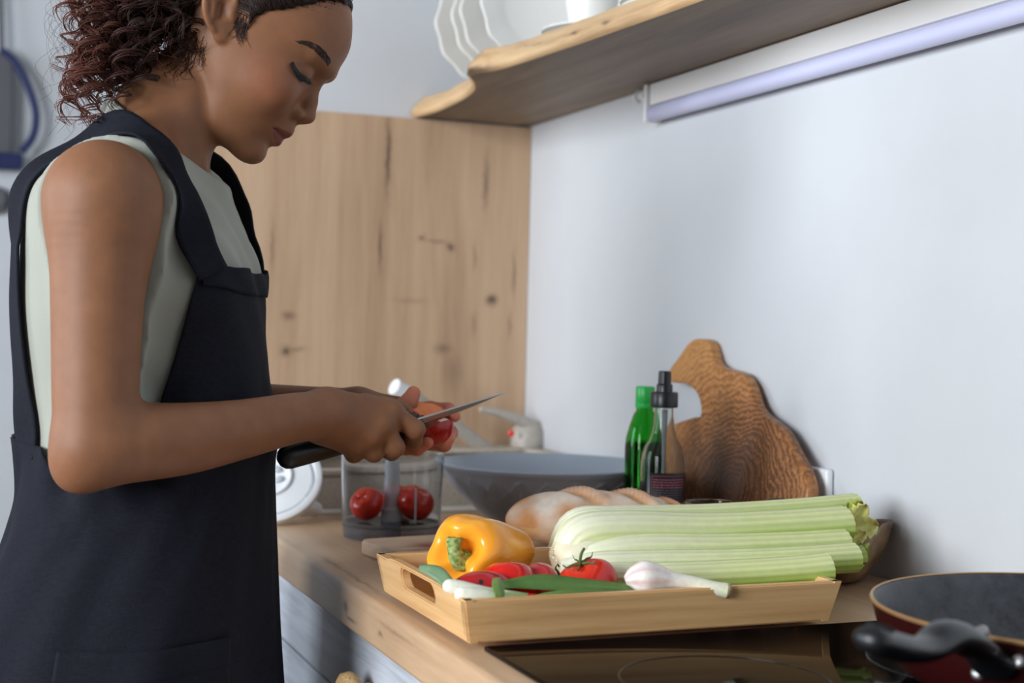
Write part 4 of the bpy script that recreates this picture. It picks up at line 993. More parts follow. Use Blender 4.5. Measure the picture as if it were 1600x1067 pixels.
class Field:
    def __init__(s): s.ops = []
    def add(s, prim, k=.01): s.ops.append(('a', prim[0], np.array(prim[1]), prim[2], k)); return s
    def sub(s, prim, k=.005): s.ops.append(('s', prim[0], np.array(prim[1]), prim[2], k)); return s
    def cut(s, fn, k=.003): s.ops.append(('x', fn, None, None, k)); return s       # keep where fn < 0
    def chain(s, pts, rad, k=.006, flat=None, axis=None):
        for i in range(len(pts) - 1): s.add(s_cone(pts[i], pts[i + 1], rad[i], rad[i + 1], flat, axis), k if i == 0 else min(k, .008))
        return s
    def ev(s, P, c=None, r=None, far=.05):
        P = np.asarray(P, float); d = np.full(len(P), far)
        for op, fn, bc, br, k in s.ops:
            if c is not None and bc is not None and np.linalg.norm(bc - c) - br - r > k + .012: continue
            v = fn.ev(P, c, r, 1.0) if isinstance(fn, Field) else (fn(P, c, r) if getattr(fn, 'cull', False) else fn(P))
            if op == 'a': d = smin(d, v, k)
            elif op == 's': d = smax(d, -v, k)
            else: d = smax(d, v, k)
        return d
    def grad(s, P, e=.0015):
        P = np.asarray(P, float); g = np.stack([s.ev(P + np.eye(3)[i] * e) - s.ev(P - np.eye(3)[i] * e) for i in range(3)], 1)
        return g / np.maximum(np.linalg.norm(g, axis=1), 1e-9)[:, None]
    def snap(s, P, off=0.0, it=6):
        P = np.array(P, float).reshape(-1, 3)
        for _ in range(it):
            P = P - s.grad(P) * (s.ev(P) - off)[:, None] * .9
        return P
    def near(s, c, r):
        f = Field(); f.ops = [o for o in s.ops if o[2] is None or np.linalg.norm(o[2] - c) - o[3] < r]; return f
    def polygonise(s, lo, hi, h, B=14):
        """block-sparse surface nets -> vertices, quads"""
        lo = np.array(lo, float); hi = np.array(hi, float); nb = np.ceil((hi - lo) / (h * B)).astype(int)
        g = np.stack(np.meshgrid(*[np.arange(n) for n in nb], indexing='ij'), -1).reshape(-1, 3)
        cen = lo + (g + .5) * h * B; rad = h * B * .5 * math.sqrt(3) + 2 * h
        d = s.ev(cen, far=10.0); act = g[np.abs(d) < rad * 1.35 + .004]
        NX = (nb * B + 4).astype(np.int64)
        def key(c): return (c[..., 0].astype(np.int64) * NX[1] + c[..., 1]) * NX[2] + c[..., 2]
        off = np.stack(np.meshgrid(*[np.arange(B + 2)] * 3, indexing='ij'), -1)
        keys = []; verts = []; quads = []
        sub = np.array([[i, j, k] for i in (-1, 0, 1) for j in (-1, 0, 1) for k in (-1, 0, 1)]) / 3.0
        cor = np.array([[i, j, k] for i in (0, 1) for j in (0, 1) for k in (0, 1)])
        for blk in act:
            o = blk * B; idx = off + o; P = lo + (idx - 1) * h
            c = lo + (o + B / 2) * h
            e_ = s.ev(c + sub * h * B, c, rad + h)
            if np.abs(e_).min() > h * B / 3 * .87 * 1.25 + .0015: continue
            D = s.ev(P.reshape(-1, 3), c, rad + h).reshape((B + 2,) * 3)
            if D.min() > 0 or D.max() < 0: continue
            n = B + 1
            v8 = np.stack([D[a:a + n, b:b + n, c_:c_ + n] for a, b, c_ in cor], -1)
            sg = v8 < 0; m = sg.any(-1) & ~sg.all(-1); m2 = m.copy(); m2[B:, :, :] = False; m2[:, B:, :] = False; m2[:, :, B:] = False
            ii = np.argwhere(m2)
            if len(ii):
                vv = v8[m2]; acc = np.zeros((len(ii), 3)); cnt = np.zeros(len(ii))
                for e0 in range(8):
                    for e1 in range(e0 + 1, 8):
                        if np.abs(cor[e0] - cor[e1]).sum() != 1: continue
                        a, b = vv[:, e0], vv[:, e1]; x = (a < 0) != (b < 0)
                        t = np.where(x, a / np.where(x, a - b, 1), 0)
                        acc += np.where(x[:, None], cor[e0] + t[:, None] * (cor[e1] - cor[e0]), 0); cnt += x
                keys.append(key(ii + o)); verts.append(lo + (ii + o - 1 + acc / cnt[:, None]) * h)
            for ax in range(3):
                A = [slice(1, B + 1)] * 3; Bq = list(A); Bq[ax] = slice(2, B + 2)
                a = D[tuple(A)] < 0; b = D[tuple(Bq)] < 0; x = np.argwhere(a != b)
                if len(x) == 0: continue
                fl = a[tuple(x.T)]; x = x + 1; u, w = (ax + 1) % 3, (ax + 2) % 3
                eu = np.eye(3, dtype=int)[u]; ew = np.eye(3, dtype=int)[w]; base = x + o
                q = np.stack([key(base), key(base - eu), key(base - eu - ew), key(base - ew)], 1)
                q[~fl] = q[~fl][:, ::-1]; quads.append(q)
        keys = np.concatenate(keys); verts = np.concatenate(verts); quads = np.concatenate(quads)
        od = np.argsort(keys); keys = keys[od]; verts = verts[od]
        pos = np.clip(np.searchsorted(keys, quads), 0, len(keys) - 1); ok = (keys[pos] == quads).all(1)
        return verts, pos[ok]
def relax(V, Q, it=2, w=.5):
    n = len(V); E = np.concatenate([Q[:, [0, 1]], Q[:, [1, 2]], Q[:, [2, 3]], Q[:, [3, 0]]])
    for _ in range(it):
        acc = np.zeros_like(V); cnt = np.zeros(n)
        for a, b in ((0, 1), (1, 0)):
            for k in range(3): acc[:, k] += np.bincount(E[:, a], V[E[:, b], k], n)
            cnt += np.bincount(E[:, a], minlength=n)
        V = V * (1 - w) + w * acc / np.maximum(cnt, 1)[:, None]
    return V
def field_mesh(name, V, Q, mat, parent, colors=None):
    me = bpy.data.meshes.new(name)
    me.vertices.add(len(V)); me.vertices.foreach_set('co', V.astype(np.float32).ravel())
    me.loops.add(len(Q) * 4); me.loops.foreach_set('vertex_index', Q.astype(np.int32).ravel())
    me.polygons.add(len(Q)); me.polygons.foreach_set('loop_start', np.arange(0, len(Q) * 4, 4, dtype=np.int32))
    me.update(calc_edges=True); me.validate()
    put_colors(me, colors)
    return link(name, me, mat, parent, True)

# ================================================================== the person
person = empty('person', (-0.86, 1.54, 0.0), 'person in a sage sleeveless top and dark navy apron cutting a tomato with a knife', 'person')
# ---- torso frame
TA = math.radians(22); tf = np.array([math.cos(TA), -math.sin(TA), 0]); tr = np.array([-math.sin(TA), -math.cos(TA), 0])
YT = 1.55
T_lv = [  # z, back x, front x (at y = 1.55), half breadth
    (.60, -.985, -.690, .165), (.80, -.985, -.690, .168), (.91, -.965, -.697, .168), (.955, -.950, -.700, .160), (1.00, -.937, -.703, .142), (1.057, -.934, -.706, .126),
    (1.11, -.942, -.706, .130), (1.18, -.947, -.713, .138), (1.23, -.945, -.718, .144), (1.29, -.940, -.738, .150), (1.32, -.928, -.752, .142), (1.345, -.905, -.770, .125), (1.38, -.875, -.79, .09)]
T_lv = np.array(T_lv); T_lv[4:11, 2] -= .007; phi = math.radians(14.4)
_W = (T_lv[:, 2] - T_lv[:, 1]) / 2; _X = (T_lv[:, 2] + T_lv[:, 1]) / 2
_D = np.sqrt(np.maximum(_W ** 2 - (T_lv[:, 3] * math.sin(phi)) ** 2, .0004)) / math.cos(phi)
_zs = np.linspace(.6, 1.38, 157)
_tab = spline(np.stack([T_lv[:, 0], _X, _D, T_lv[:, 3]], 1), 400); _o = np.argsort(_tab[:, 0]); _tab = _tab[_o]
def torso_par(z): return np.interp(z, _tab[:, 0], _tab[:, 1]), np.interp(z, _tab[:, 0], _tab[:, 2]), np.interp(z, _tab[:, 0], _tab[:, 3])
def torso_fl(P):
    X, D, B = torso_par(P[:, 2]); q = np.stack([P[:, 0] - X, P[:, 1] - YT], 1)
    return q @ tf[:2], q @ tr[:2], D, B
def torso_fn(P):
    f, l, D, B = torso_fl(P); n = 2.25
    v = ((np.abs(f) / D) ** n + (np.abs(l) / B) ** n) ** (1 / n)
    d = (v - 1) * np.minimum(D, B) * .95
    d = smax(d, (P[:, 2] - 1.340), .04)
    return smax(d, .62 - P[:, 2], .01)
torso_prim = (torso_fn, np.array([-.83, 1.55, 1.0]), .55)
def tp(f, l, z):                                              # torso coordinates -> world
    X = float(np.interp(z, _tab[:, 0], _tab[:, 1])); return np.array([X, YT, z]) + tf * f + tr * l
# ---- head frame
HA = math.radians(14); HP_ = math.radians(30); H0 = np.array(at(400, 90, 1.52))
hf = np.array([math.cos(HA) * math.cos(HP_), -math.sin(HA) * math.cos(HP_), -math.sin(HP_)])
hu = np.array([math.cos(HA) * math.sin(HP_), -math.sin(HA) * math.sin(HP_), math.cos(HP_)]); hr = np.array([-math.sin(HA), -math.cos(HA), 0])
HM = np.array([hf, hr, hu])                                   # rows: forward, right (towards the camera), up
def hw(x, y, z): return H0 + hf * x + hr * y + hu * z
def s_hell(x, y, z, rx, ry, rz, rot=None):
    M = HM if rot is None else rot @ HM
    return s_ell(hw(x, y, z), (rx, ry, rz), M)
def s_hcone(a, b, ra, rb, flat=None, axis=None):
    return s_cone(hw(*a), hw(*b), ra, rb, flat, None if axis is None else HM.T @ np.array(axis, float))
zf = np.array([-.104, -.098, -.0916, -.082, -.0745, -.066, -.058, -.045, -.033, -.02, -.005, .007, .015, .028, .045, .063, .082, .099, .112, .122, .128])
xf = np.array([.044, .0515, .0570, .0595, .0600, .0615, .0625, .0655, .0665, .0655, .0655, .0685, .0725, .0785, .0806, .079, .0703, .058, .040, .016, -.01])
zb = np.array([-.104, -.08, -.06, -.04, -.02, 0, .03, .06, .085, .105, .118, .128]); xb = np.array([-.020, -.030, -.040, -.062, -.088, -.102, -.112, -.110, -.098, -.076, -.052, -.02])
zw = np.array([-.104, -.098, -.09, -.075, -.058, -.04, -.02, 0, .02, .045, .065, .085, .10, .113, .122, .128]); ww = np.array([.026, .032, .039, .047, .0535, .0605, .0655, .0685, .0705, .0725, .0715, .066, .057, .042, .024, .008])
xc_z = np.array([-.104, -.06, 0, .06, .128]); xc_x = np.array([.008, .0, -.008, -.014, -.016])
_hz = np.linspace(-.104, .128, 120)
def _sm(zs_, vs_):
    p = spline(np.stack([zs_, vs_], 1), 400); o = np.argsort(p[:, 0]); return np.interp(_hz, p[o, 0], p[o, 1])
XF, XB, WW, XC = _sm(zf, xf), _sm(zb, xb), _sm(zw, ww), _sm(xc_z, xc_x)
def head_fn(P, grow=0.0):
    q = (P - H0) @ HM.T; z = q[:, 2]
    a = np.interp(z, _hz, XF) + grow; b = np.interp(z, _hz, XB) - grow; w = np.interp(z, _hz, WW) + grow; c = np.interp(z, _hz, XC)
    dx = q[:, 0] - c; ax = np.where(dx > 0, np.maximum(a - c, .004), np.maximum(c - b, .004)); n = np.where(dx > 0, np.interp(z, [-.075, -.02], [1.72, 2.25]), 2.1)
    v = ((np.abs(dx) / ax) ** n + (np.abs(q[:, 1]) / np.maximum(w, .004)) ** n) ** (1 / n)
    d = (v - 1) * np.minimum(ax, w) * .9
    d = smax(d, z - .124 - grow, .03)
    return smax(d, -.0995 - grow - z + .10 * np.maximum(-q[:, 0], 0), .016)
head_prim = (head_fn, hw(-.015, 0, .012), .155)

body = Field()
# neck, shoulders, chest
trunk = Field()
trunk.add(torso_prim, 0.0)
nb0 = hw(-.043, 0, -.15)
sh_r = np.array(at(168, 272, 1.408)); sh_l = tp(0.0, -.158, sh_r[2] - .004)
trunk.add(s_cone(hw(-.055, .012, -.105), sh_r + tr * -.030 + np.array([.012, 0, -.006]), .034, .028), .03)
trunk.add(s_cone(hw(-.055, -.012, -.105), sh_l + tr * .030 + np.array([.012, 0, -.006]), .034, .028), .03)
trunk.add(s_ell(tp(.045, .068, 1.225), (.052, .058, .06), np.array([tf, tr, [0, 0, 1]])), .03)
trunk.add(s_ell(tp(.045, -.068, 1.225), (.052, .058, .06), np.array([tf, tr, [0, 0, 1]])), .03)
neck = [s_cone(hw(-.036, 0, -.02), hw(-.0415, 0, -.098), .0455, .0450, None), s_cone(hw(-.0415, 0, -.098), hw(-.036, 0, -.152), .0450, .054)]
core = Field(); core.ops += trunk.ops
for p in neck: core.add(p, .03)
core.add(s_hcone((-.040, .040, -.072), (.018, .020, -.150), .006, .007), .02)   # neck muscle
core.add(s_hcone((-.040, -.040, -.072), (.018, -.020, -.150), .006, .007), .02)
core.add(s_cone(tp(.075, .02, 1.318), tp(.035, .125, 1.326), .007, .006), .025)
core.add(s_cone(tp(.075, -.02, 1.318), tp(.035, -.125, 1.326), .007, .006), .025)
core.add(s_ell(sh_r + tr * .012 + tf * .002 + np.array([-.002, 0, -.032]), (.044, .046, .054), np.array([tf, tr, [0, 0, 1]])), .03)
core.add(s_ell(sh_l - tr * .012 + tf * .002 + np.array([0, 0, -.032]), (.044, .046, .054), np.array([tf, tr, [0, 0, 1]])), .03)
ra = [np.array(at(*p)) for p in ((159, 312, 1.384), (155, 400, 1.382), (151, 520, 1.376), (149, 610, 1.368), (148, 690, 1.362))]
core.add(s_path(ra, [.0495, .0450, .0410, .0390, .0370]), .03)
la = [sh_l + np.array([0, 0, -.01]), tp(.0, -.185, 1.22), tp(.01, -.19, 1.09)]
core.add(s_path(la, [.050, .043, .0375]), .03)
body.add((core, torso_prim[1], .62), 0)
def under_clothes(P):
    f, l, D, B = torso_fl(P); return np.minimum(1.14 - P[:, 2], .150 - np.abs(l))
body.cut(under_clothes, .004)                                 # the body ends inside the clothes
# head
body.add(head_prim, .007)
S2 = (1, -1)
for s in S2:
    body.add(s_hell(.030, s * .044, -.020, .026, .018, .022), .022)               # cheek
    body.sub(s_hell(.0725, s * .040, .008, .0125, .0145, .0085), .014)               # socket
    body.add(s_hell(.0490, s * .0330, .0095, .0135, .0150, .0115), .004)          # lid over the eyeball
    body.add(s_hcone((.0735, s * .012, .0275), (.053, s * .045, .0310), .0040, .0040), .014)   # brow ridge
    body.add(s_hell(.0655, s * .0125, -.0285, .0115, .0062, .0072), .005)         # nostril wing
    body.sub(s_hell(.0745, s * .0065, -.0365, .0062, .0030, .0045), .002)
body.add(s_hcone((.0640, 0, .016), (.0725, 0, -.010), .0075, .0078), .010)        # nose bridge
body.add(s_hcone((.0725, 0, -.010), (.0772, 0, -.0225), .0078, .0092), .006)
body.add(s_hell(.0765, 0, -.0245, .0098, .0095, .0080), .004)
body.add(s_hcone((.0755, 0, -.031), (.0645, 0, -.036), .0042, .0046), .005)       # columella
# lips (mouth line from the middle to each corner)
for s in S2:
    body.add(s_hcone((.0670, s * .003, -.0500), (.0505, s * .0225, -.0560), .0066, .0022), .006)
    body.add(s_hcone((.0630, s * .002, -.0650), (.0490, s * .0210, -.0575), .0064, .0022), .006)
body.add(s_hell(.0650, 0, -.0445, .0055, .010, .008), .012)
for s in S2:
    body.sub(s_hcone((.0765, s * .000, -.0575), (.0525, s * .0235, -.0563), .0011, .0008), .0025)
body.sub(s_hell(.0690, 0, -.0775, .0045, .012, .0045), .008)
body.add(s_hell(.0455, 0, -.0890, .0150, .018, .0120), .014)                      # chin
# ears
ea = np.array([[.907, .42 * .35, .42 * .9], [0, 1, 0], [-.42, 0, .907]])
def ear(s):
    c = np.array([-.0470, .0715, .0135]); U = np.array([-.42, .12, .90]); U /= np.linalg.norm(U); Fw = np.array([.86, -.32, .40]); Fw -= U * (Fw @ U); Fw /= np.linalg.norm(Fw); N = np.cross(U, Fw)
    if N[1] < 0: N = -N
    m = np.array([1, s, 1])
    def e(a, b, n=0): return (c + Fw * a + U * b + N * n) * m
    Mx = np.array([Fw * m, N * m, U * m]) @ HM
    body.add(s_ell(hw(*e(0, 0)), (.0165, .0046, .0280), Mx), .004)
    loop = [e(.0135, .004, .003), e(.0145, .016, .004), e(.009, .027, .004), e(-.002, .030, .004), e(-.012, .025, .0045), e(-.0165, .012, .005), e(-.0165, -.002, .005), e(-.0125, -.014, .004), e(-.005, -.023, .003)]
    body.add(s_path([hw(*q) for q in loop], [.0030, .0036, .0038, .0038, .0040, .0040, .0038, .0034, .003]), .002)
    body.sub(s_hell(*e(.003, -.001, .0055), .0085, .0060, .0120), .003)
    body.sub(s_hell(*e(.004, .016, .0055), .0070, .0040, .0080), .003)
    body.sub(s_hell(*e(.007, -.004, .001), .0040, .008, .0040), .003)
    body.add(s_hcone(e(-.009, .012, .004), e(-.008, -.010, .004), .0032, .0030), .003)
    body.add(s_hcone(e(.012, -.002, .003), e(.0125, -.009, .003), .0035, .003), .003)
    body.add(s_ell(hw(*e(.004, -.0265, .000)), (.0085, .0045, .0085), Mx), .004)
    body.add(s_hcone(e(.012, .004, -.002), e(.006, -.012, -.006), .006, .006), .006)
ear(1); ear(-1)
# ---- forearms
fa = [np.array(at(*p)) for p in ((146, 700, 1.362), (205, 692, 1.366), (290, 685, 1.385), (375, 671, 1.410), (455, 654, 1.438), (505, 648, 1.455))]
body.add(s_path(fa, [.0360, .0372, .0345, .0298, .0262, .0250]), .016)
body.add(s_cone(at(120, 735, 1.362), at(140, 715, 1.362), .018, .020), .02)      # elbow point
lw_ = np.array(at(556, 640, 1.585))
body.add(s_path([la[-1] + np.array([0, 0, -.01]), la[-1] * .62 + lw_ * .38 + np.array([0, 0, -.012]), lw_], [.037, .034, .0245]), .016)
def A(u, v, y): return np.array(at(u, v, y))
# ---- right hand: a fist around the knife handle, back of the hand to the camera
wr = A(505, 648, 1.455)
viewn = np.array([.2, 1, 0])
for (a, b, r0, r1) in ((A(512, 640, 1.458), A(606, 646, 1.480), .0215, .0160), (A(512, 650, 1.456), A(592, 665, 1.470), .0230, .0170), (A(512, 656, 1.458), A(574, 683, 1.470), .0220, .0160), (A(510, 662, 1.462), A(552, 694, 1.478), .0200, .0145)):
    body.add(s_cone(a, b, r0, r1, .72, viewn), .014)
body.add(s_cone(A(530, 640, 1.485), A(590, 650, 1.50), .018, .016), .014)        # palm heel and thumb base
def finger(pts, rad, k=.006):
    body.add(s_ell(pts[0], (rad[0] * 1.04,) * 3), .008)
    for i in range(len(pts) - 1): body.add(s_cone(pts[i], pts[i + 1], rad[i], rad[i + 1]), k if i == 0 else .004)
finger([A(612, 646, 1.478), A(649, 671, 1.473), A(646, 688, 1.497), A(622, 690, 1.512)], [.0118, .0105, .0094, .0082], .006)
finger([A(598, 664, 1.470), A(617, 699, 1.470), A(612, 706, 1.498), A(590, 697, 1.515)], [.0116, .0106, .0094, .0082], .006)
finger([A(577, 682, 1.470), A(584, 707, 1.474), A(584, 708, 1.500), A(565, 700, 1.516)], [.0112, .0102, .0092, .0080], .006)
finger([A(553, 694, 1.477), A(553, 709, 1.484), A(556, 708, 1.505), A(543, 700, 1.518)], [.0104, .0094, .0084, .0074], .006)
for p, r in ((A(610, 641, 1.470), .0085), (A(597, 661, 1.462), .0085), (A(580, 681, 1.461), .0080), (A(556, 695, 1.468), .0075)): body.add(s_ell(p, (r,) * 3), .012)   # knuckles
finger([A(570, 640, 1.508), A(600, 638, 1.522), A(622, 640, 1.520), A(634, 643, 1.512)], [.0150, .0120, .0105, .0085], .012)     # thumb along the spine
# ---- left hand: open palm holding the tomato from behind and below
lp = A(590, 652, 1.590)
for (a, b, r0, r1) in ((A(560, 636, 1.585), A(628, 640, 1.592), .0200, .0150), (A(560, 648, 1.586), A(632, 658, 1.594), .0210, .0155), (A(560, 658, 1.586), A(628, 675, 1.590), .0200, .0145)):
    body.add(s_cone(a, b, r0, r1, .75, viewn), .014)
LF = [([A(632, 643, 1.592), A(672, 640, 1.600), A(700, 641, 1.590), A(710, 650, 1.568)], [.0110, .0098, .0088, .0074]),
      ([A(634, 658, 1.594), A(675, 668, 1.606), A(703, 676, 1.592), A(700, 686, 1.567)], [.0112, .0100, .0090, .0078]),
      ([A(632, 672, 1.590), A(668, 690, 1.598), A(694, 694, 1.585), A(690, 687, 1.560)], [.0108, .0096, .0088, .0078]),
      ([A(622, 680, 1.580), A(634, 698, 1.568), A(652, 700, 1.555), A(668, 691, 1.545)], [.0100, .0092, .0084, .0072])]
for p, r in LF: finger(p, r)
LT = [A(596, 645, 1.572), A(622, 644, 1.562), A(638, 630, 1.556), A(646, 614, 1.556)]
finger(LT, [.0150, .0120, .0105, .0084], .012)

BV, BQ = body.polygonise((-1.02, 1.28, 1.0), (-.42, 1.80, 1.62), .0020)
BV = relax(BV, BQ, 1, .45)
# ---- skin colouring: lips, palm, knuckle tone
skin = np.array(srgb(131, 88, 60)[:3]); warm = np.array(srgb(140, 84, 62)[:3]); lipc = np.array(srgb(114, 60, 50)[:3]); palm = np.array(srgb(222, 132, 106)[:3]); deep = np.array(srgb(128, 84, 58)[:3])
cols = np.tile(skin, (len(BV), 1))
hl = (BV - H0) @ HM.T
def mask(c, r, soft=1.0):
    d = ((hl - np.array(c)) / np.array(r)); return np.clip(1.6 - np.sqrt((d ** 2).sum(1)) * 1.0, 0, 1) ** 1.5
m = np.maximum(mask((.035, .05, -.02), (.03, .03, .025)), mask((.035, -.05, -.02), (.03, .03, .025)))[:, None] * .5; cols = cols * (1 - m) + warm * m
def lipmask():
    y = np.abs(hl[:, 1]); t = np.clip(y / .0225, 0, 1.05); zc = -.0575 + .0012 * t; up = .0085 * (1 - t ** 1.6) + .0012; dn = .0125 * (1 - t ** 1.5) + .0012
    dz = hl[:, 2] - zc; inside = np.where(dz > 0, 1 - dz / up, 1 + dz / dn); fr = (hl[:, 0] > .044 - .0) & (y < .0232) & (np.abs(dz) < .02)
    return np.clip(inside * 5, 0, 1) * fr
m = lipmask()[:, None]; cols = cols * (1 - m) + lipc * m
def near_chain(pts):
    d = np.full(len(BV), 1.0)
    for a, b in zip(pts, pts[1:]):
        ba = b - a; q = BV - a; t = np.clip(q @ ba / (ba @ ba), 0, 1); d = np.minimum(d, np.linalg.norm(q - t[:, None] * ba, axis=1))
    return d
for ch, i0 in [(c[0], 1) for c in LF] + [(LT, 1)]:
    m = np.clip(1.6 - near_chain(ch[i0:]) / .011, 0, 1)[:, None] * .8; cols = cols * (1 - m) + palm * m
m = np.clip(1.4 - np.linalg.norm((BV - A(118, 735, 1.35)) / .03, axis=1), 0, 1)[:, None] * .4; cols = cols * (1 - m) + deep * m
t = NT('skin'); a = t.n('ShaderNodeVertexColor', _layer_name='Col'); co = t.coord()
f = t.noise(co, 45, 4); g = t.ramp(f, [(.3, (.90, .89, .88, 1)), (.7, (1.08, 1.08, 1.08, 1))]); t.base(t.mix(1.0, a.outputs['Color'], g, 'MULTIPLY'))
t.set(Roughness=.56, **{'Specular__IOR__Level': .35, 'Subsurface__Weight': .10, 'Subsurface__Scale': .01}); t.b.inputs['Subsurface Radius'].default_value = (1.0, .35, .2); t.bump(t.noise(co, 900, 2), .08, .0004); m_skin = t.m
field_mesh('body', BV, BQ, m_skin, person, cols)

# ------------------------------------------------------------------ lashes and brows
def trace(field, u, v, off=0.0, t0=1.0, t1=2.2):
    """march camera-independent rays through pixels of the photograph onto a surface (one or many)"""
    u = np.atleast_1d(np.array(u, float)); v = np.atleast_1d(np.array(v, float)); one = len(u) == 1
    d = np.stack([ray(a, b) for a, b in zip(u, v)]); d /= np.linalg.norm(d, axis=1)[:, None]; t = np.full(len(u), t0)
    for _ in range(110):
        e = field.ev(CAM + d * t[:, None], far=1.0) - off; t = t + np.where((e < .0002) | (t > t1), 0, np.maximum(e * .75, .0003))
        if ((e < .0002) | (t > t1)).all(): break
    P = CAM + d * t[:, None]; return P[0] if one else P
face = body.near(hw(.05, .03, .01), .06)
m_lash = plain('lash_black', srgb(20, 14, 12), .6); m_brow = plain('brow_hair', srgb(44, 28, 22), .7)
def hloc(p): return (p - H0) @ HM.T
lid_px = [(458, 97), (461, 105), (466, 112), (472, 118), (478, 122), (484, 124)]
lid = trace(face, *zip(*lid_px))
def mirror(P):
    q = (np.asarray(P) - H0) @ HM.T; q[:, 1] *= -1; return H0 + q @ HM
def lashes(L, s):
    L = spline(L, 40); parts = [tube_data(L, np.concatenate([np.linspace(.0008, .0018, 20), np.linspace(.0018, .0008, 20)]), 6)]
    for i in range(0, 40, 1):
        k = i / 39; d = hf * (.55 + .25 * k) - hu * (.55 + .15 * k) + hr * s * (.55 - .5 * k) - hf * (.7 * (1 - k))
        d = d / np.linalg.norm(d); ln_ = .0100 - .003 * k + random.uniform(-.001, .001)
        parts.append(tube_data(spline([L[i], L[i] + d * ln_ * .5, L[i] + d * ln_ + hu * .0016 + hf * .001], 6), np.linspace(.0007, .0002, 6), 4))
    return multi(parts)
V1, F1 = lashes(lid, 1); V2, F2 = lashes(mirror(lid), -1)
# dark lash wedge below the lid line
def wedge(L, mir):
    L = spline(L, 24); k = np.linspace(0, 1, 24); w_ = .0082 * np.sin(np.pi * np.clip(k * .92 + .06, 0, 1)) ** .8
    Q = np.vstack([L + (-hu * .75 + hf * .1 + hr * .2) * (w_ * f_)[:, None] for f_ in (0, .33, .66, 1)]); Q = face.snap(Q, .0008, 3); Q = mirror(Q) if mir else Q
    return Q, [(a * 24 + b, a * 24 + b + 1, (a + 1) * 24 + b + 1, (a + 1) * 24 + b) for a in range(3) for b in range(23)]
V1, F1 = multi([(V1, F1), wedge(lid, False)]); V2, F2 = multi([(V2, F2), wedge(lid, True)])
for V, Fc in ((V1, F1), (V2, F2)): mesh('eyelashes', V, Fc, m_lash, person)['kind'] = 'stuff'
brow_px = [(469, 66), (480, 68), (492, 74), (503, 83), (511, 93), (515, 102)]
bp = spline(trace(face, *zip(*brow_px)), 60)
pts = []
for i in range(190):
    k = random.random(); j = int(k * 58); w = .0006 + .0034 * math.sin(math.pi * min(1, .10 + .60 * k)); T = bp[max(j - 1, 0)] - bp[min(j + 1, 59)]; T /= np.linalg.norm(T)
    off = random.uniform(-1, 1) * w; p = bp[j] + hu * off; L = random.uniform(.004, .007); d = T + hu * .25 * (-off / w) + hu * .15
    pts += [p, p + d * L * .5, p + d * L]
q = face.snap(np.array(pts), .0003, 3)
for w in (q, mirror(q)):
    V, Fc = multi([tube_data(w[i:i + 3], [.00035, .00035, .0001], 4) for i in range(0, 570, 3)]); mesh('eyebrow', V, Fc, m_brow, person)['kind'] = 'stuff'

# ------------------------------------------------------------------ sleeveless top
m_top_fab = NT('sage_jersey'); _t = m_top_fab
co = _t.coord(); _f = _t.noise(co, 500, 2); _t.base(_t.ramp(_t.noise(co, 6, 3), [(.3, srgb(142, 144, 133)), (.7, srgb(152, 154, 143))])); _t.set(Roughness=.85, **{'Sheen__Weight': .15}); _t.bump(_f, .15, .0006); m_jersey = _t.m
def tpx(u, v, l):
    d = ray(u, v); o = np.array([-.835, YT, 0]); t = (l - tr @ (CAM - o)) / (tr @ d); return CAM + d * t
pA, pB = tpx(176, 154, 0.0), tpx(358, 298, 0.0)
nd = pB - pA; nn_ = np.cross(tr, nd); nn_ = nn_ / np.linalg.norm(nn_); nn_ = nn_ if nn_[2] > 0 else -nn_
def neckline(P):
    f, l, D, B = torso_fl(P); q = P - pA
    return smin(q @ nn_ - .002, .122 - np.abs(l), .02)
def armhole(P):
    f, l, D, B = torso_fl(P); return np.abs(l) - (.151 + np.clip((1.345 - P[:, 2]) / .12, 0, 1) * .010)
def folds(P):
    f, l, D, B = torso_fl(P); z = P[:, 2]
    low = np.clip((1.13 - z) / .06, 0, 1) * np.clip((z - .985) / .03, 0, 1)
    a = np.arctan2(l, f)
    g = .0040 * low * np.sin(a * 13 + 30 * z) + .0022 * low * np.sin(a * 23 - 50 * z)
    g += .0020 * np.clip((z - 1.15) / .05, 0, 1) * np.sin((f * .8 + l * 1.2 + (1.33 - z) * 1.1) * 75) * np.clip(f / .05, 0, 1)
    held = np.exp(-((np.abs(l) - .108) / .03) ** 2) * (f < 0)
    return g * (1 - held) + (.010 - .009 * held) * np.exp(-((z - 1.065) / .032) ** 2)
top = Field()
def top_fn(P, c=None, r=None):
    d = core.ev(P, c, None if r is None else r + .02, 1.0); nl = neckline(P)
    off = .0078 + folds(P) + .0016 * (1 / (1 + np.exp((-.021 - nl) / .0012)))
    sh = np.maximum(d - off, -(d - off + .0125))
    sh = smax(sh, nl, .0015); sh = smax(sh, armhole(P), .0015); return smax(sh, .985 - P[:, 2], .002)
top_fn.cull = True
top.add((top_fn, torso_prim[1], .62), 0)
TV, TQ = top.polygonise((-1.0, 1.35, .97), (-.66, 1.76, 1.44), .0028); TV = relax(TV, TQ, 4, .5)
field_mesh('sleeveless_top', TV, TQ, m_jersey, person)
top_solid = Field(); top_solid.add((lambda P: core.ev(P, far=1.0) - .0088 - folds(P), torso_prim[1], .62), 0)

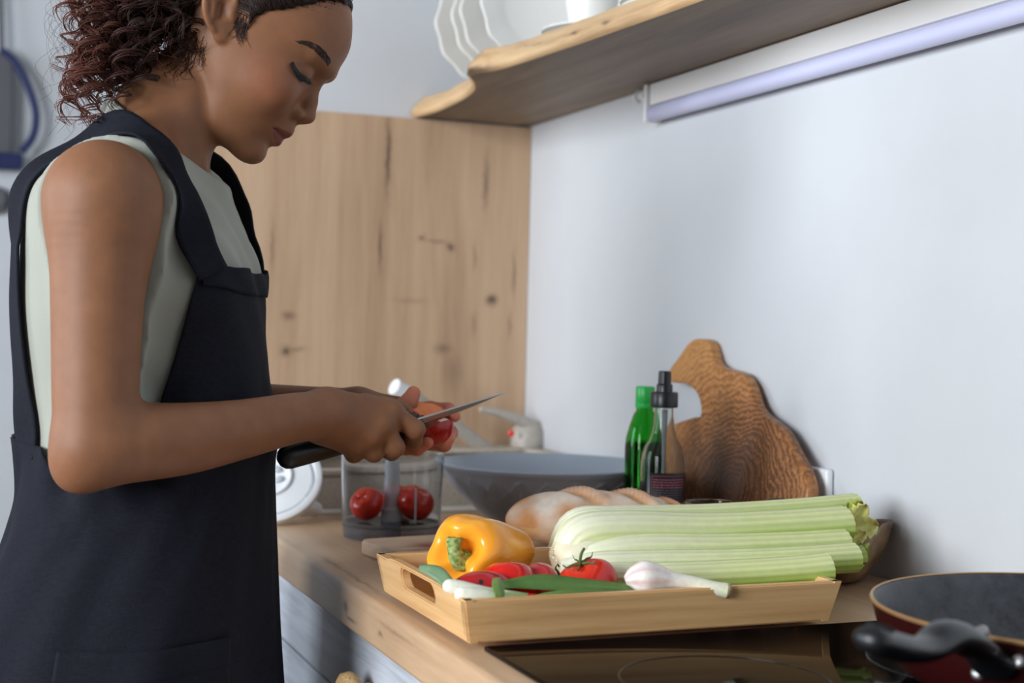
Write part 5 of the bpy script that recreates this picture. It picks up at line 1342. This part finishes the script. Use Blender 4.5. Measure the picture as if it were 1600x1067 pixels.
# ------------------------------------------------------------------ apron
t = NT('navy_linen'); co = t.coord(); w1 = t.n('ShaderNodeTexNoise', Scale=1.0, Detail=3.0); t.l(t.coord(scale=(900, 900, 120)), w1.inputs['Vector']); w2 = t.n('ShaderNodeTexNoise', Scale=1.0, Detail=3.0); t.l(t.coord(scale=(120, 120, 900)), w2.inputs['Vector'])
wv = t.math('ADD', w1.outputs['Fac'], w2.outputs['Fac']); t.base(t.ramp(t.math('MULTIPLY', wv, .5), [(.35, srgb(10, 11, 17)), (.65, srgb(20, 22, 35))])); t.set(Roughness=.85, **{'Specular__IOR__Level': .2}); t.bump(wv, .25, .0006); m_apron = t.m
A_lv = [(.42, -1.075, -.652, .225), (.60, -1.045, -.664, .212), (.80, -1.004, -.678, .196), (.91, -.977, -.685, .181), (.955, -.962, -.688, .170), (1.00, -.949, -.691, .156), (1.057, -.945, -.694, .140)] + [(z, a - .011, b + .011, c + .011) for z, a, b, c in T_lv[6:].tolist()]
A_lv = np.array(A_lv); aW = (A_lv[:, 2] - A_lv[:, 1]) / 2; aX = (A_lv[:, 2] + A_lv[:, 1]) / 2
aD = np.sqrt(np.maximum(aW ** 2 - (A_lv[:, 3] * math.sin(phi)) ** 2, .0004)) / math.cos(phi)
_at = spline(np.stack([A_lv[:, 0], aX, aD, A_lv[:, 3]], 1), 400); _at = _at[np.argsort(_at[:, 0])]
def ap_par(z): return [np.interp(z, _at[:, 0], _at[:, i]) for i in (1, 2, 3)]
def ap_fn(P):
    X, D, B = ap_par(P[:, 2]); q = np.stack([P[:, 0] - X, P[:, 1] - YT], 1); n = 2.25
    return (((np.abs(q @ tf[:2]) / D) ** n + (np.abs(q @ tr[:2]) / B) ** n) ** (1 / n) - 1) * np.minimum(D, B) * .9
def push_out(V, off):
    V = np.array(V, float); s_ = V[:, 2] > .97; Q = V[s_]
    for _ in range(2):
        e = top_solid.ev(Q, far=1.0); n_ = e < off; g = top_solid.grad(Q[n_]) if n_.any() else None
        if g is not None: Q[n_] += g * (off - e[n_])[:, None]
    V[s_] = Q; return V
ap_field = Field(); ap_field.add((ap_fn, np.array([-.83, 1.55, .9]), 2.0), 0)
def ap_tz(u, v):
    p = trace(ap_field, u, v, 0, .9, 2.2); X, D, B = ap_par(p[2]); q = np.array([p[0] - X, p[1] - YT]); return math.degrees(math.atan2(q @ tr[:2], q @ tf[:2])), p[2]
def ap_pt(th, z, off=0.0):
    X, D, B = ap_par(z); c, s_ = math.cos(math.radians(th)), math.sin(math.radians(th)); n = 2.25
    r = 1 / ((abs(c) / D) ** n + (abs(s_) / B) ** n) ** (1 / n) + off
    low = min(1, max(0, (.99 - z) / .25))
    r += .006 * low * math.sin(math.radians(th) * 6 + 1.0) + .0035 * low * math.sin(math.radians(th) * 13 + z * 5) + .0016 * math.sin(th * .35 + z * 40) * (1 - low)
    return np.array([X, YT, z]) + (tf * c + tr * s_) * r
edge_px = [(301, 411), (292, 460), (283, 510), (272, 555), (258, 600), (243, 650), (215, 700), (175, 742), (135, 761), (108, 758), (90, 738), (78, 700)]
ed = np.array([ap_tz(u, v) for u, v in edge_px]); 
fr = np.array([ap_tz(u, v) for u, v in ((330, 414), (365, 421), (395, 428))])
th_e = ed[:, 0]; z_e = ed[:, 1]
o_ = np.argsort(th_e); th_e, z_e = th_e[o_], z_e[o_]; zfront = z_e[0]
def ap_top(th):
    a = abs(th)
    if a <= th_e[0]: return zfront - .006 * math.cos(a / th_e[0] * math.pi / 2)
    if a >= th_e[-1]: return z_e[-1] + (a - th_e[-1]) * .0002
    return float(np.interp(a, th_e, z_e))
ths = np.concatenate([np.linspace(-178, -th_e[0], 130), np.linspace(-th_e[0], th_e[0], 40)[1:-1], np.linspace(th_e[0], 178, 130)])
rows = 90; V = []
for j in range(rows):
    k = j / (rows - 1)
    for th in ths:
        zt_ = ap_top(th); z = zt_ + (.42 - zt_) * k; V.append(ap_pt(th, z))
nc = len(ths); Fc = [(j * nc + i, (j + 1) * nc + i, (j + 1) * nc + i + 1, j * nc + i + 1) for j in range(rows - 1) for i in range(nc - 1)]
V = push_out(V, .0040).reshape(rows, nc, 3)
for _ in range(6): V[1:-1, 1:-1] = .5 * V[1:-1, 1:-1] + .125 * (V[:-2, 1:-1] + V[2:, 1:-1] + V[1:-1, :-2] + V[1:-1, 2:])
apron = mesh('apron', V.reshape(-1, 3), Fc, m_apron, person); thick(apron, .0022, 0)
# hem along the bib top and the pocket
V, Fc = grid_data(40, 6, lambda a, b: ap_pt(-th_e[0] + 2 * th_e[0] * a, ap_top(-th_e[0] + 2 * th_e[0] * a) - .024 * b + .0008, .0010)); thick(mesh('bib_hem', push_out(V, .0056), Fc, m_apron, apron), .0016, 0)
pk0, pk1 = ap_tz(90, 1018), ap_tz(357, 993)
V, Fc = grid_data(50, 30, lambda a, b: ap_pt(pk0[0] + (pk1[0] - pk0[0]) * a, (pk0[1] + (pk1[1] - pk0[1]) * a) - .17 * b, .0035)); thick(mesh('pocket', V, Fc, m_apron, apron), .0022, 0)
V, Fc = grid_data(50, 5, lambda a, b: ap_pt(pk0[0] + (pk1[0] - pk0[0]) * a, (pk0[1] + (pk1[1] - pk0[1]) * a) - .026 - .0012 * b, .0052)); mesh('pocket_seam', V, Fc, m_apron, apron)
def strap(pts, offs, width=.041, flip=False):
    P = spline(pts, 70); offs = np.interp(np.linspace(0, 1, 70), np.linspace(0, 1, len(offs)), offs)
    N = top_solid.grad(P)
    for _ in range(5):
        N = top_solid.grad(P); P = P - N * (top_solid.ev(P) - offs)[:, None] * .9
    for _ in range(3): P[1:-1] = (P[:-2] + 2 * P[1:-1] + P[2:]) / 4; N[1:-1] = (N[:-2] + 2 * N[1:-1] + N[2:]) / 4
    sl = np.sign((P - np.array([-.835, YT, 0])) @ tr); up_ = np.clip((P[:, 2] - 1.25) / .05, 0, 1); N = N + tr * (.6 * sl * up_)[:, None]; N /= np.linalg.norm(N, axis=1)[:, None]
    T = np.gradient(P, axis=0); T /= np.linalg.norm(T, axis=1)[:, None]; S_ = np.cross(T, N); S_ /= np.linalg.norm(S_, axis=1)[:, None]
    m = 9; V = []
    for i in range(70):
        for j in range(m):
            q = (j / (m - 1) - .5) * width; p = P[i] + S_[i] * q
            V.append(p)
    V = np.array(V); e = top_solid.ev(V); g = top_solid.grad(V); lift = np.maximum(.0022 - e, 0); V = V + g * lift[:, None]
    Fc = [(i * m + j, i * m + j + 1, (i + 1) * m + j + 1, (i + 1) * m + j) for i in range(69) for j in range(m - 1)]
    thick(mesh('strap', V, Fc, m_apron, apron), .0028, 0)
fpx = [(322, 432), (297, 368), (270, 316), (245, 274), (221, 238), (199, 213), (180, 201)]
front_pts = list(trace(trunk, *zip(*fpx), .008))
loc_l = [float((p - np.array([-.835, YT, 0])) @ tr) for p in front_pts]
back = [tp(-.045, .104, 1.372), tp(-.085, .112, 1.345), tp(-.112, .114, 1.30), tp(-.122, .113, 1.24), tp(-.122, .112, 1.16), tp(-.118, .110, 1.09), tp(-.115, .108, 1.04)]
strap(front_pts + back, [.0075, .006] + [.004] * 8 + [.003, .003, .003, .003])
def mir_t(p): f = (p - np.array([-.835, YT, 0])); return p - tr * 2 * (f @ tr)
strap([mir_t(p) for p in front_pts + back], [.0075, .012, .014, .012, .006] + [.004] * 5 + [.004, .004, .005, .006])

# ------------------------------------------------------------------ trousers and shoes (below the frame)
m_trs = plain('dark_trousers', srgb(40, 42, 50), .85); m_shoe = plain('canvas_shoe', srgb(210, 208, 202), .7)
trs = Field(); trs.add(s_ell(tp(0, 0, .93), (.105, .150, .13), np.array([tf, tr, [0, 0, 1]])), 0)
for s in (1, -1):
    trs.add(s_path([tp(-.005, s * .085, .86), tp(.0, s * .09, .62), tp(.0, s * .095, .46), tp(-.01, s * .1, .25), tp(-.015, s * .105, .09)], [.082, .066, .056, .05, .046]), .03)
    sh = Field(); sc = tp(.03, s * .108, .045)
    sh.add(s_cone(sc - tf * .075 + [0, 0, -.008], sc + tf * .075 + [0, 0, -.018], .036, .030), 0).add(s_cone(sc - tf * .06, sc - tf * .05 + [0, 0, .05], .036, .040), .03).cut(lambda P: .002 - P[:, 2], .004)
    SV, SQ = sh.polygonise(sc - .16, sc + .16, .006); field_mesh('shoe', relax(SV, SQ, 2), SQ, m_shoe, person)
trs.cut(lambda P: .075 - P[:, 2], .004)
SV, SQ = trs.polygonise((-1.05, 1.3, .05), (-.6, 1.8, 1.08), .008); field_mesh('trousers', relax(SV, SQ, 2), SQ, m_trs, person)

# ------------------------------------------------------------------ hair
def poly_sdf(x, z, pts):
    pts = np.array(pts); d = np.full(len(x), 1e9); sgn = np.ones(len(x)); n = len(pts)
    for i in range(n):
        a, b = pts[i], pts[(i + 1) % n]; e = b - a; wx, wz = x - a[0], z - a[1]; t = np.clip((wx * e[0] + wz * e[1]) / (e @ e), 0, 1)
        d = np.minimum(d, (wx - e[0] * t) ** 2 + (wz - e[1] * t) ** 2)
        c1 = z >= a[1]; c2 = z < b[1]; c3 = e[0] * wz > e[1] * wx; fl = (c1 & c2 & c3) | (~c1 & ~c2 & ~c3); sgn = np.where(fl, -sgn, sgn)
    return sgn * np.sqrt(d)
t = NT('curly_hair'); a = t.n('ShaderNodeVertexColor', _layer_name='Col'); t.base(a.outputs['Color']); t.set(Roughness=.55, **{'Specular__IOR__Level': .25}); m_hair = t.m
HL = [(.064, .094), (.046, .083), (.030, .064), (.014, .046), (-.002, .034), (-.008, .022), (-.012, .000), (-.017, .002), (-.022, .020), (-.030, .034), (-.046, .046), (-.060, .036), (-.066, .010), (-.060, -.022), (-.068, -.046), (-.084, -.056), (-.13, -.05), (-.16, .05), (-.12, .15), (0, .17), (.07, .14)]
hair_cap = Field()
def cap_fn(P):
    q = (P - H0) @ HM.T; edge_ = poly_sdf(q[:, 0], q[:, 2], HL)
    wig = .0012 * np.sin(q[:, 2] * 900 + q[:, 0] * 500 + 3 * np.sin(q[:, 0] * 160)) 
    g = .0005 + .0085 * np.clip(-edge_ / .028, 0, 1) ** .8
    d = head_fn(P) - g - wig * np.clip(-edge_ / .01, 0, 1)
    return smax(d, edge_ + .0055 + .0012 * np.sin(q[:, 0] * 520 + q[:, 2] * 300), .003)
hair_cap.add((cap_fn, hw(-.015, 0, .012), .17), 0)
hair_cap.add(s_hell(-.112, 0, .028, .036, .052, .046), .03)
CV, CQ = hair_cap.polygonise(H0 - .2, H0 + .2, .0024)
hd_ = np.array(srgb(34, 23, 20)[:3]); ht_ = np.array(srgb(92, 48, 36)[:3]); hm_ = np.array(srgb(52, 32, 27)[:3])
hair_o = field_mesh('hair', CV, CQ, m_hair, person, np.tile(hd_ * 1.0, (len(CV), 1)))
rh = random.Random(11)
def strands_mesh(name, items, parent):
    """items: (points, radius array, colours at root and tip, sides)"""
    Vs = []; Fs = []; Cs = []; o = 0
    for P, R, c0, c1, n in items:
        V, Fc = tube_data(P, R, n, False); k = np.linspace(0, 1, len(P)).repeat(n)[:, None]
        Vs.append(V); Fs.append(np.array(Fc) + o); Cs.append(c0 * (1 - k) + c1 * k); o += len(V)
    V = np.vstack(Vs); F_ = np.vstack(Fs); return field_mesh(name, V, F_, m_hair, parent, np.vstack(Cs))
# combed-back strands over the scalp
items = []
for i in range(1500):
    a = rh.random(); k = rh.choice((0, 0, 1))
    x0 = .066 - .085 * a + rh.uniform(-.01, .01); s = rh.uniform(-.2, 1.0)
    # start on or behind the hairline, run towards the back of the head
    e0 = np.array([[.060, .095], [.040, .078], [.024, .058], [.008, .042], [-.006, .030], [-.013, .004]])
    j = rh.random() * 4.99; jj = int(j); st = e0[jj] * (1 - j + jj) + e0[jj + 1] * (j - jj); st = st + np.array([-1, 1]) * (rh.random() ** 1.5 * .022 - .0015)
    yy = rh.choice((1, 1, 1, -1)) * (.075 if jj >= 2 else rh.uniform(.0, .07))
    L = rh.uniform(.05, .10); P = []
    for q in np.linspace(0, 1, 12):
        P.append(hw(st[0] - L * q + .0015 * math.sin(q * 14 + i), yy, st[1] + .028 * q * (1 - q) * 2 - .01 * q + .0012 * math.cos(q * 17 + i)))
    P = np.array(P); r = rh.uniform(.0003, .0006); items.append((P, np.concatenate([[r * .4], np.full(10, r), [r * .5]]), hd_, hm_, 4))
allP = hair_cap.snap(np.vstack([q[0] for q in items]), .0006, 3).reshape(-1, 12, 3); headf = body.near(H0, .09); allP[:, 0] = headf.snap(allP[:, 0], .0006, 3)
items = [(p,) + q[1:] for p, q in zip(allP, items)]
# nape and ear wisps
pxs = [rh.choice([(rh.uniform(262, 322), rh.uniform(60, 100)), (rh.uniform(366, 384), rh.uniform(30, 58)), (rh.uniform(255, 300), rh.uniform(85, 118))]) for i in range(150)]
pw = trace(headf, *zip(*pxs), .0005); W_ = []
for p in pw:
    d = (hf * rh.uniform(-.2, .5) - hu * rh.uniform(.4, 1)); L = rh.uniform(.008, .022)
    W_ += [p - d * L * .5, p, p + d * L * .4 + hf * rh.uniform(-.004, .006), p + d * L * .7 + hf * rh.uniform(-.005, .008)]
W_ = headf.snap(np.array(W_), .0006, 3)
for i in range(150): items.append((spline(W_[i * 4:i * 4 + 4], 9), np.linspace(.0003, .0001, 9), hd_, hm_, 3))
strands_mesh('combed_strands', items, hair_o)['kind'] = 'stuff'
# curls of the ponytail
items = []
def curl_path(root, mid, end, rad, turns, ph, n, r_start=.2):
    C_ = spline([root, mid, end], n); T, N, B = frames(C_); k = np.linspace(0, 1, n)
    a = ph + 2 * math.pi * turns * k + .6 * np.sin(k * 9 + ph); rr_ = rad * (r_start + (1 - r_start) * np.clip(k * 2.2, 0, 1)) * (1 + .25 * np.sin(k * 13 + ph * 2))
    return C_ + (np.cos(a) * rr_)[:, None] * N + (np.sin(a) * rr_)[:, None] * B
ends = []
for i in range(205):
    z_ = rh.random()
    if z_ < .36: e = (rh.uniform(195, 325), rh.uniform(10, 95))
    elif z_ < .66: e = (rh.uniform(150, 255), rh.uniform(40, 150))
    elif z_ < .92: e = (rh.uniform(92, 205), rh.uniform(100, 205))
    else: e = (rh.uniform(96, 150), rh.uniform(-10, 60))
    # keep clear of the neck line
    lim = 330 - (e[1] - 60) * 1.15 if e[1] > 60 else 330
    e = (min(e[0], lim - 12), e[1]); ends.append(e)
for i, e in enumerate(ends):
    Y = 1.515 + rh.uniform(-.055, .075)
    root = hw(-.105 + rh.uniform(-.02, .02), rh.uniform(-.04, .04), .045 + rh.uniform(-.03, .03)); end = A(e[0], e[1], Y)
    mid = (root + end) / 2 + np.array([-.028, 0, .022]) * rh.uniform(.3, 1.4) + np.array([0, rh.uniform(-.02, .02), 0])
    Lp = np.linalg.norm(end - root); rad = rh.uniform(.006, .0125); turns = Lp / rh.uniform(.020, .032); ph = rh.uniform(0, 6.28); n = int(max(40, min(110, turns * 17)))
    far = min(1, max(0, (215 - e[0]) / 110)); ns = 6 if e[0] > 200 else 5
    for s in range(ns):
        P = curl_path(root, mid, end, rad * rh.uniform(.86, 1.14), turns * rh.uniform(.985, 1.015), ph + rh.uniform(-.3, .3), n)
        P = P + np.array([rh.uniform(-1, 1), rh.uniform(-1, 1), rh.uniform(-1, 1)]) * .0010
        r = rh.uniform(.00035, .0007); items.append((P, np.concatenate([np.full(n - 8, r), np.linspace(r, r * .25, 8)]), hd_, hd_ * (1 - far) * .9 + ht_ * (far + .1), 4))
for i in range(330):                                          # frizz
    e = rh.choice(ends); Y = 1.515 + rh.uniform(-.06, .08); end = A(e[0] + rh.uniform(-45, 12), e[1] + rh.uniform(-35, 25), Y)
    if end[0] > A(330 - (e[1] - 40) * 1.1, e[1], Y)[0]: continue
    root = hw(-.105 + rh.uniform(-.03, .02), rh.uniform(-.05, .05), .045 + rh.uniform(-.04, .04)); mid = (root + end) / 2 + np.array([-.04, 0, .03]) * rh.uniform(.2, 1.6)
    P = curl_path(root, mid, end, rh.uniform(.003, .012), rh.uniform(3, 9), rh.uniform(0, 6), 60, .4); items.append((P, np.full(60, .00014), hd_, ht_, 3))
strands_mesh('ponytail_curls', items, hair_o)['kind'] = 'stuff'

# ------------------------------------------------------------------ knife in the right hand
kn = empty('kitchen_knife', tuple(A(448, 714, 1.497)), 'kitchen knife with a black handle held in the right hand', 'knife')
k0, k1, k2 = A(452, 713, 1.492), A(648, 660, 1.503), A(788, 615, 1.540)
P = spline([k0, k0 * .7 + k1 * .3, k0 * .35 + k1 * .65, k1], 26); R = rspl([.0138, .0135, .0115, .0105], 26)
V, Fc = tube_data(P, R, 18, True, .72, True); mesh('handle', V, Fc, m_black, kn, True, 60)
bx_ = (k2 - k1); Lb = np.linalg.norm(bx_); bx_ = bx_ / Lb; view = np.array(k1) - CAM; view /= np.linalg.norm(view)
bw_ = view - bx_ * (view @ bx_); bw_ /= np.linalg.norm(bw_); upb = np.cross(bx_, bw_); upb = upb if upb[2] > 0 else -upb
bw_ = bw_ * math.cos(math.radians(17)) - upb * math.sin(math.radians(17)); bn_ = np.cross(bx_, bw_); bn_ = bn_ if bn_[2] > 0 else -bn_
V = []; nB = 30
for i in range(nB):
    k = i / (nB - 1); hgt_ = .021 * (1 - max(0, (k - .35) / .65) ** 1.7) + .0006; c = k1 + bx_ * Lb * k - bw_ * .009 * (1 - k * .6)
    for (w, tk_) in ((0, .0009), (.55, .0007), (1, .00008)): V.append(c + bw_ * hgt_ * w + bn_ * tk_)
    for (w, tk_) in ((1, -.00008), (.55, -.0007), (0, -.0009)): V.append(c + bw_ * hgt_ * w + bn_ * tk_)
Fc = [(i * 6 + j, i * 6 + (j + 1) % 6, (i + 1) * 6 + (j + 1) % 6, (i + 1) * 6 + j) for i in range(nB - 1) for j in range(6)] + [(5, 4, 3, 2, 1, 0), tuple(range((nB - 1) * 6, nB * 6))]
mesh('blade', V, Fc, m_steel, kn, True, 30)
# ------------------------------------------------------------------ tomato in the left hand
m_flesh = vcol('tomato_flesh', .25, .10, 160, **{'Subsurface__Weight': .1, 'Subsurface__Scale': .005})
tc = A(674, 664, 1.563); Rt = .0262
Vt, Ft = tomato_body(Rt, .92, 4); Vt = orient(Vt, (0, 0, 0), (-.5, -.35, .75)) ; Vt = Vt + tc
cn = np.array(bn_); cp0 = k1 + bx_ * .03 - bn_ * .0016                                   # cutting plane along the blade
e = (Vt - cp0) @ cn; colT = np.tile(np.array(srgb(168, 8, 10)[:3]), (len(Vt), 1)); 
Vt = np.where((e > 0)[:, None], Vt - np.outer(e, cn), Vt); colT[e > .0005] = np.array(srgb(206, 70, 30)[:3])
ht = empty('tomato', tuple(tc - np.array([0, 0, Rt])), 'red tomato being sliced, held in the left hand', 'tomato')
mesh('fruit', Vt, Ft, m_flesh, ht, True, 40, colT)
# the slice lifting off above the blade: skin at the back, pale flesh towards the camera
Vs, Fs = tomato_body(.0262, .80, 4); Vs = Vs * np.array([1.0, 1.0, 1.0]); fl = Vs[:, 1] < -.003
colS = np.tile(np.array(srgb(200, 26, 16)[:3]), (len(Vs), 1)); Vs[fl, 1] = -.003 - .0015 * np.array([abs(nz(v, 220)) for v in Vs[fl]])
rad_s = np.hypot(Vs[:, 0], Vs[:, 2]) / .0262
colS[fl] = np.where((rad_s[fl] < .80)[:, None], np.array(srgb(238, 132, 66)[:3]), np.array(srgb(216, 60, 26)[:3]))
Vs = Vs * np.array([1.05, .55, .50]); sc_ = A(668, 641, 1.556)
xa = bx_ * .94 - np.array([0, 0, .36]); xa /= np.linalg.norm(xa); ya = view - xa * (view @ xa); ya -= np.array([0, 0, .55]); ya -= xa * (ya @ xa); ya /= np.linalg.norm(ya); za = np.cross(xa, ya)
Vs = Vs @ np.array([xa, ya, za]) + sc_
mesh('cut_slice', Vs, Fs, m_flesh, ht, True, 40, colS)
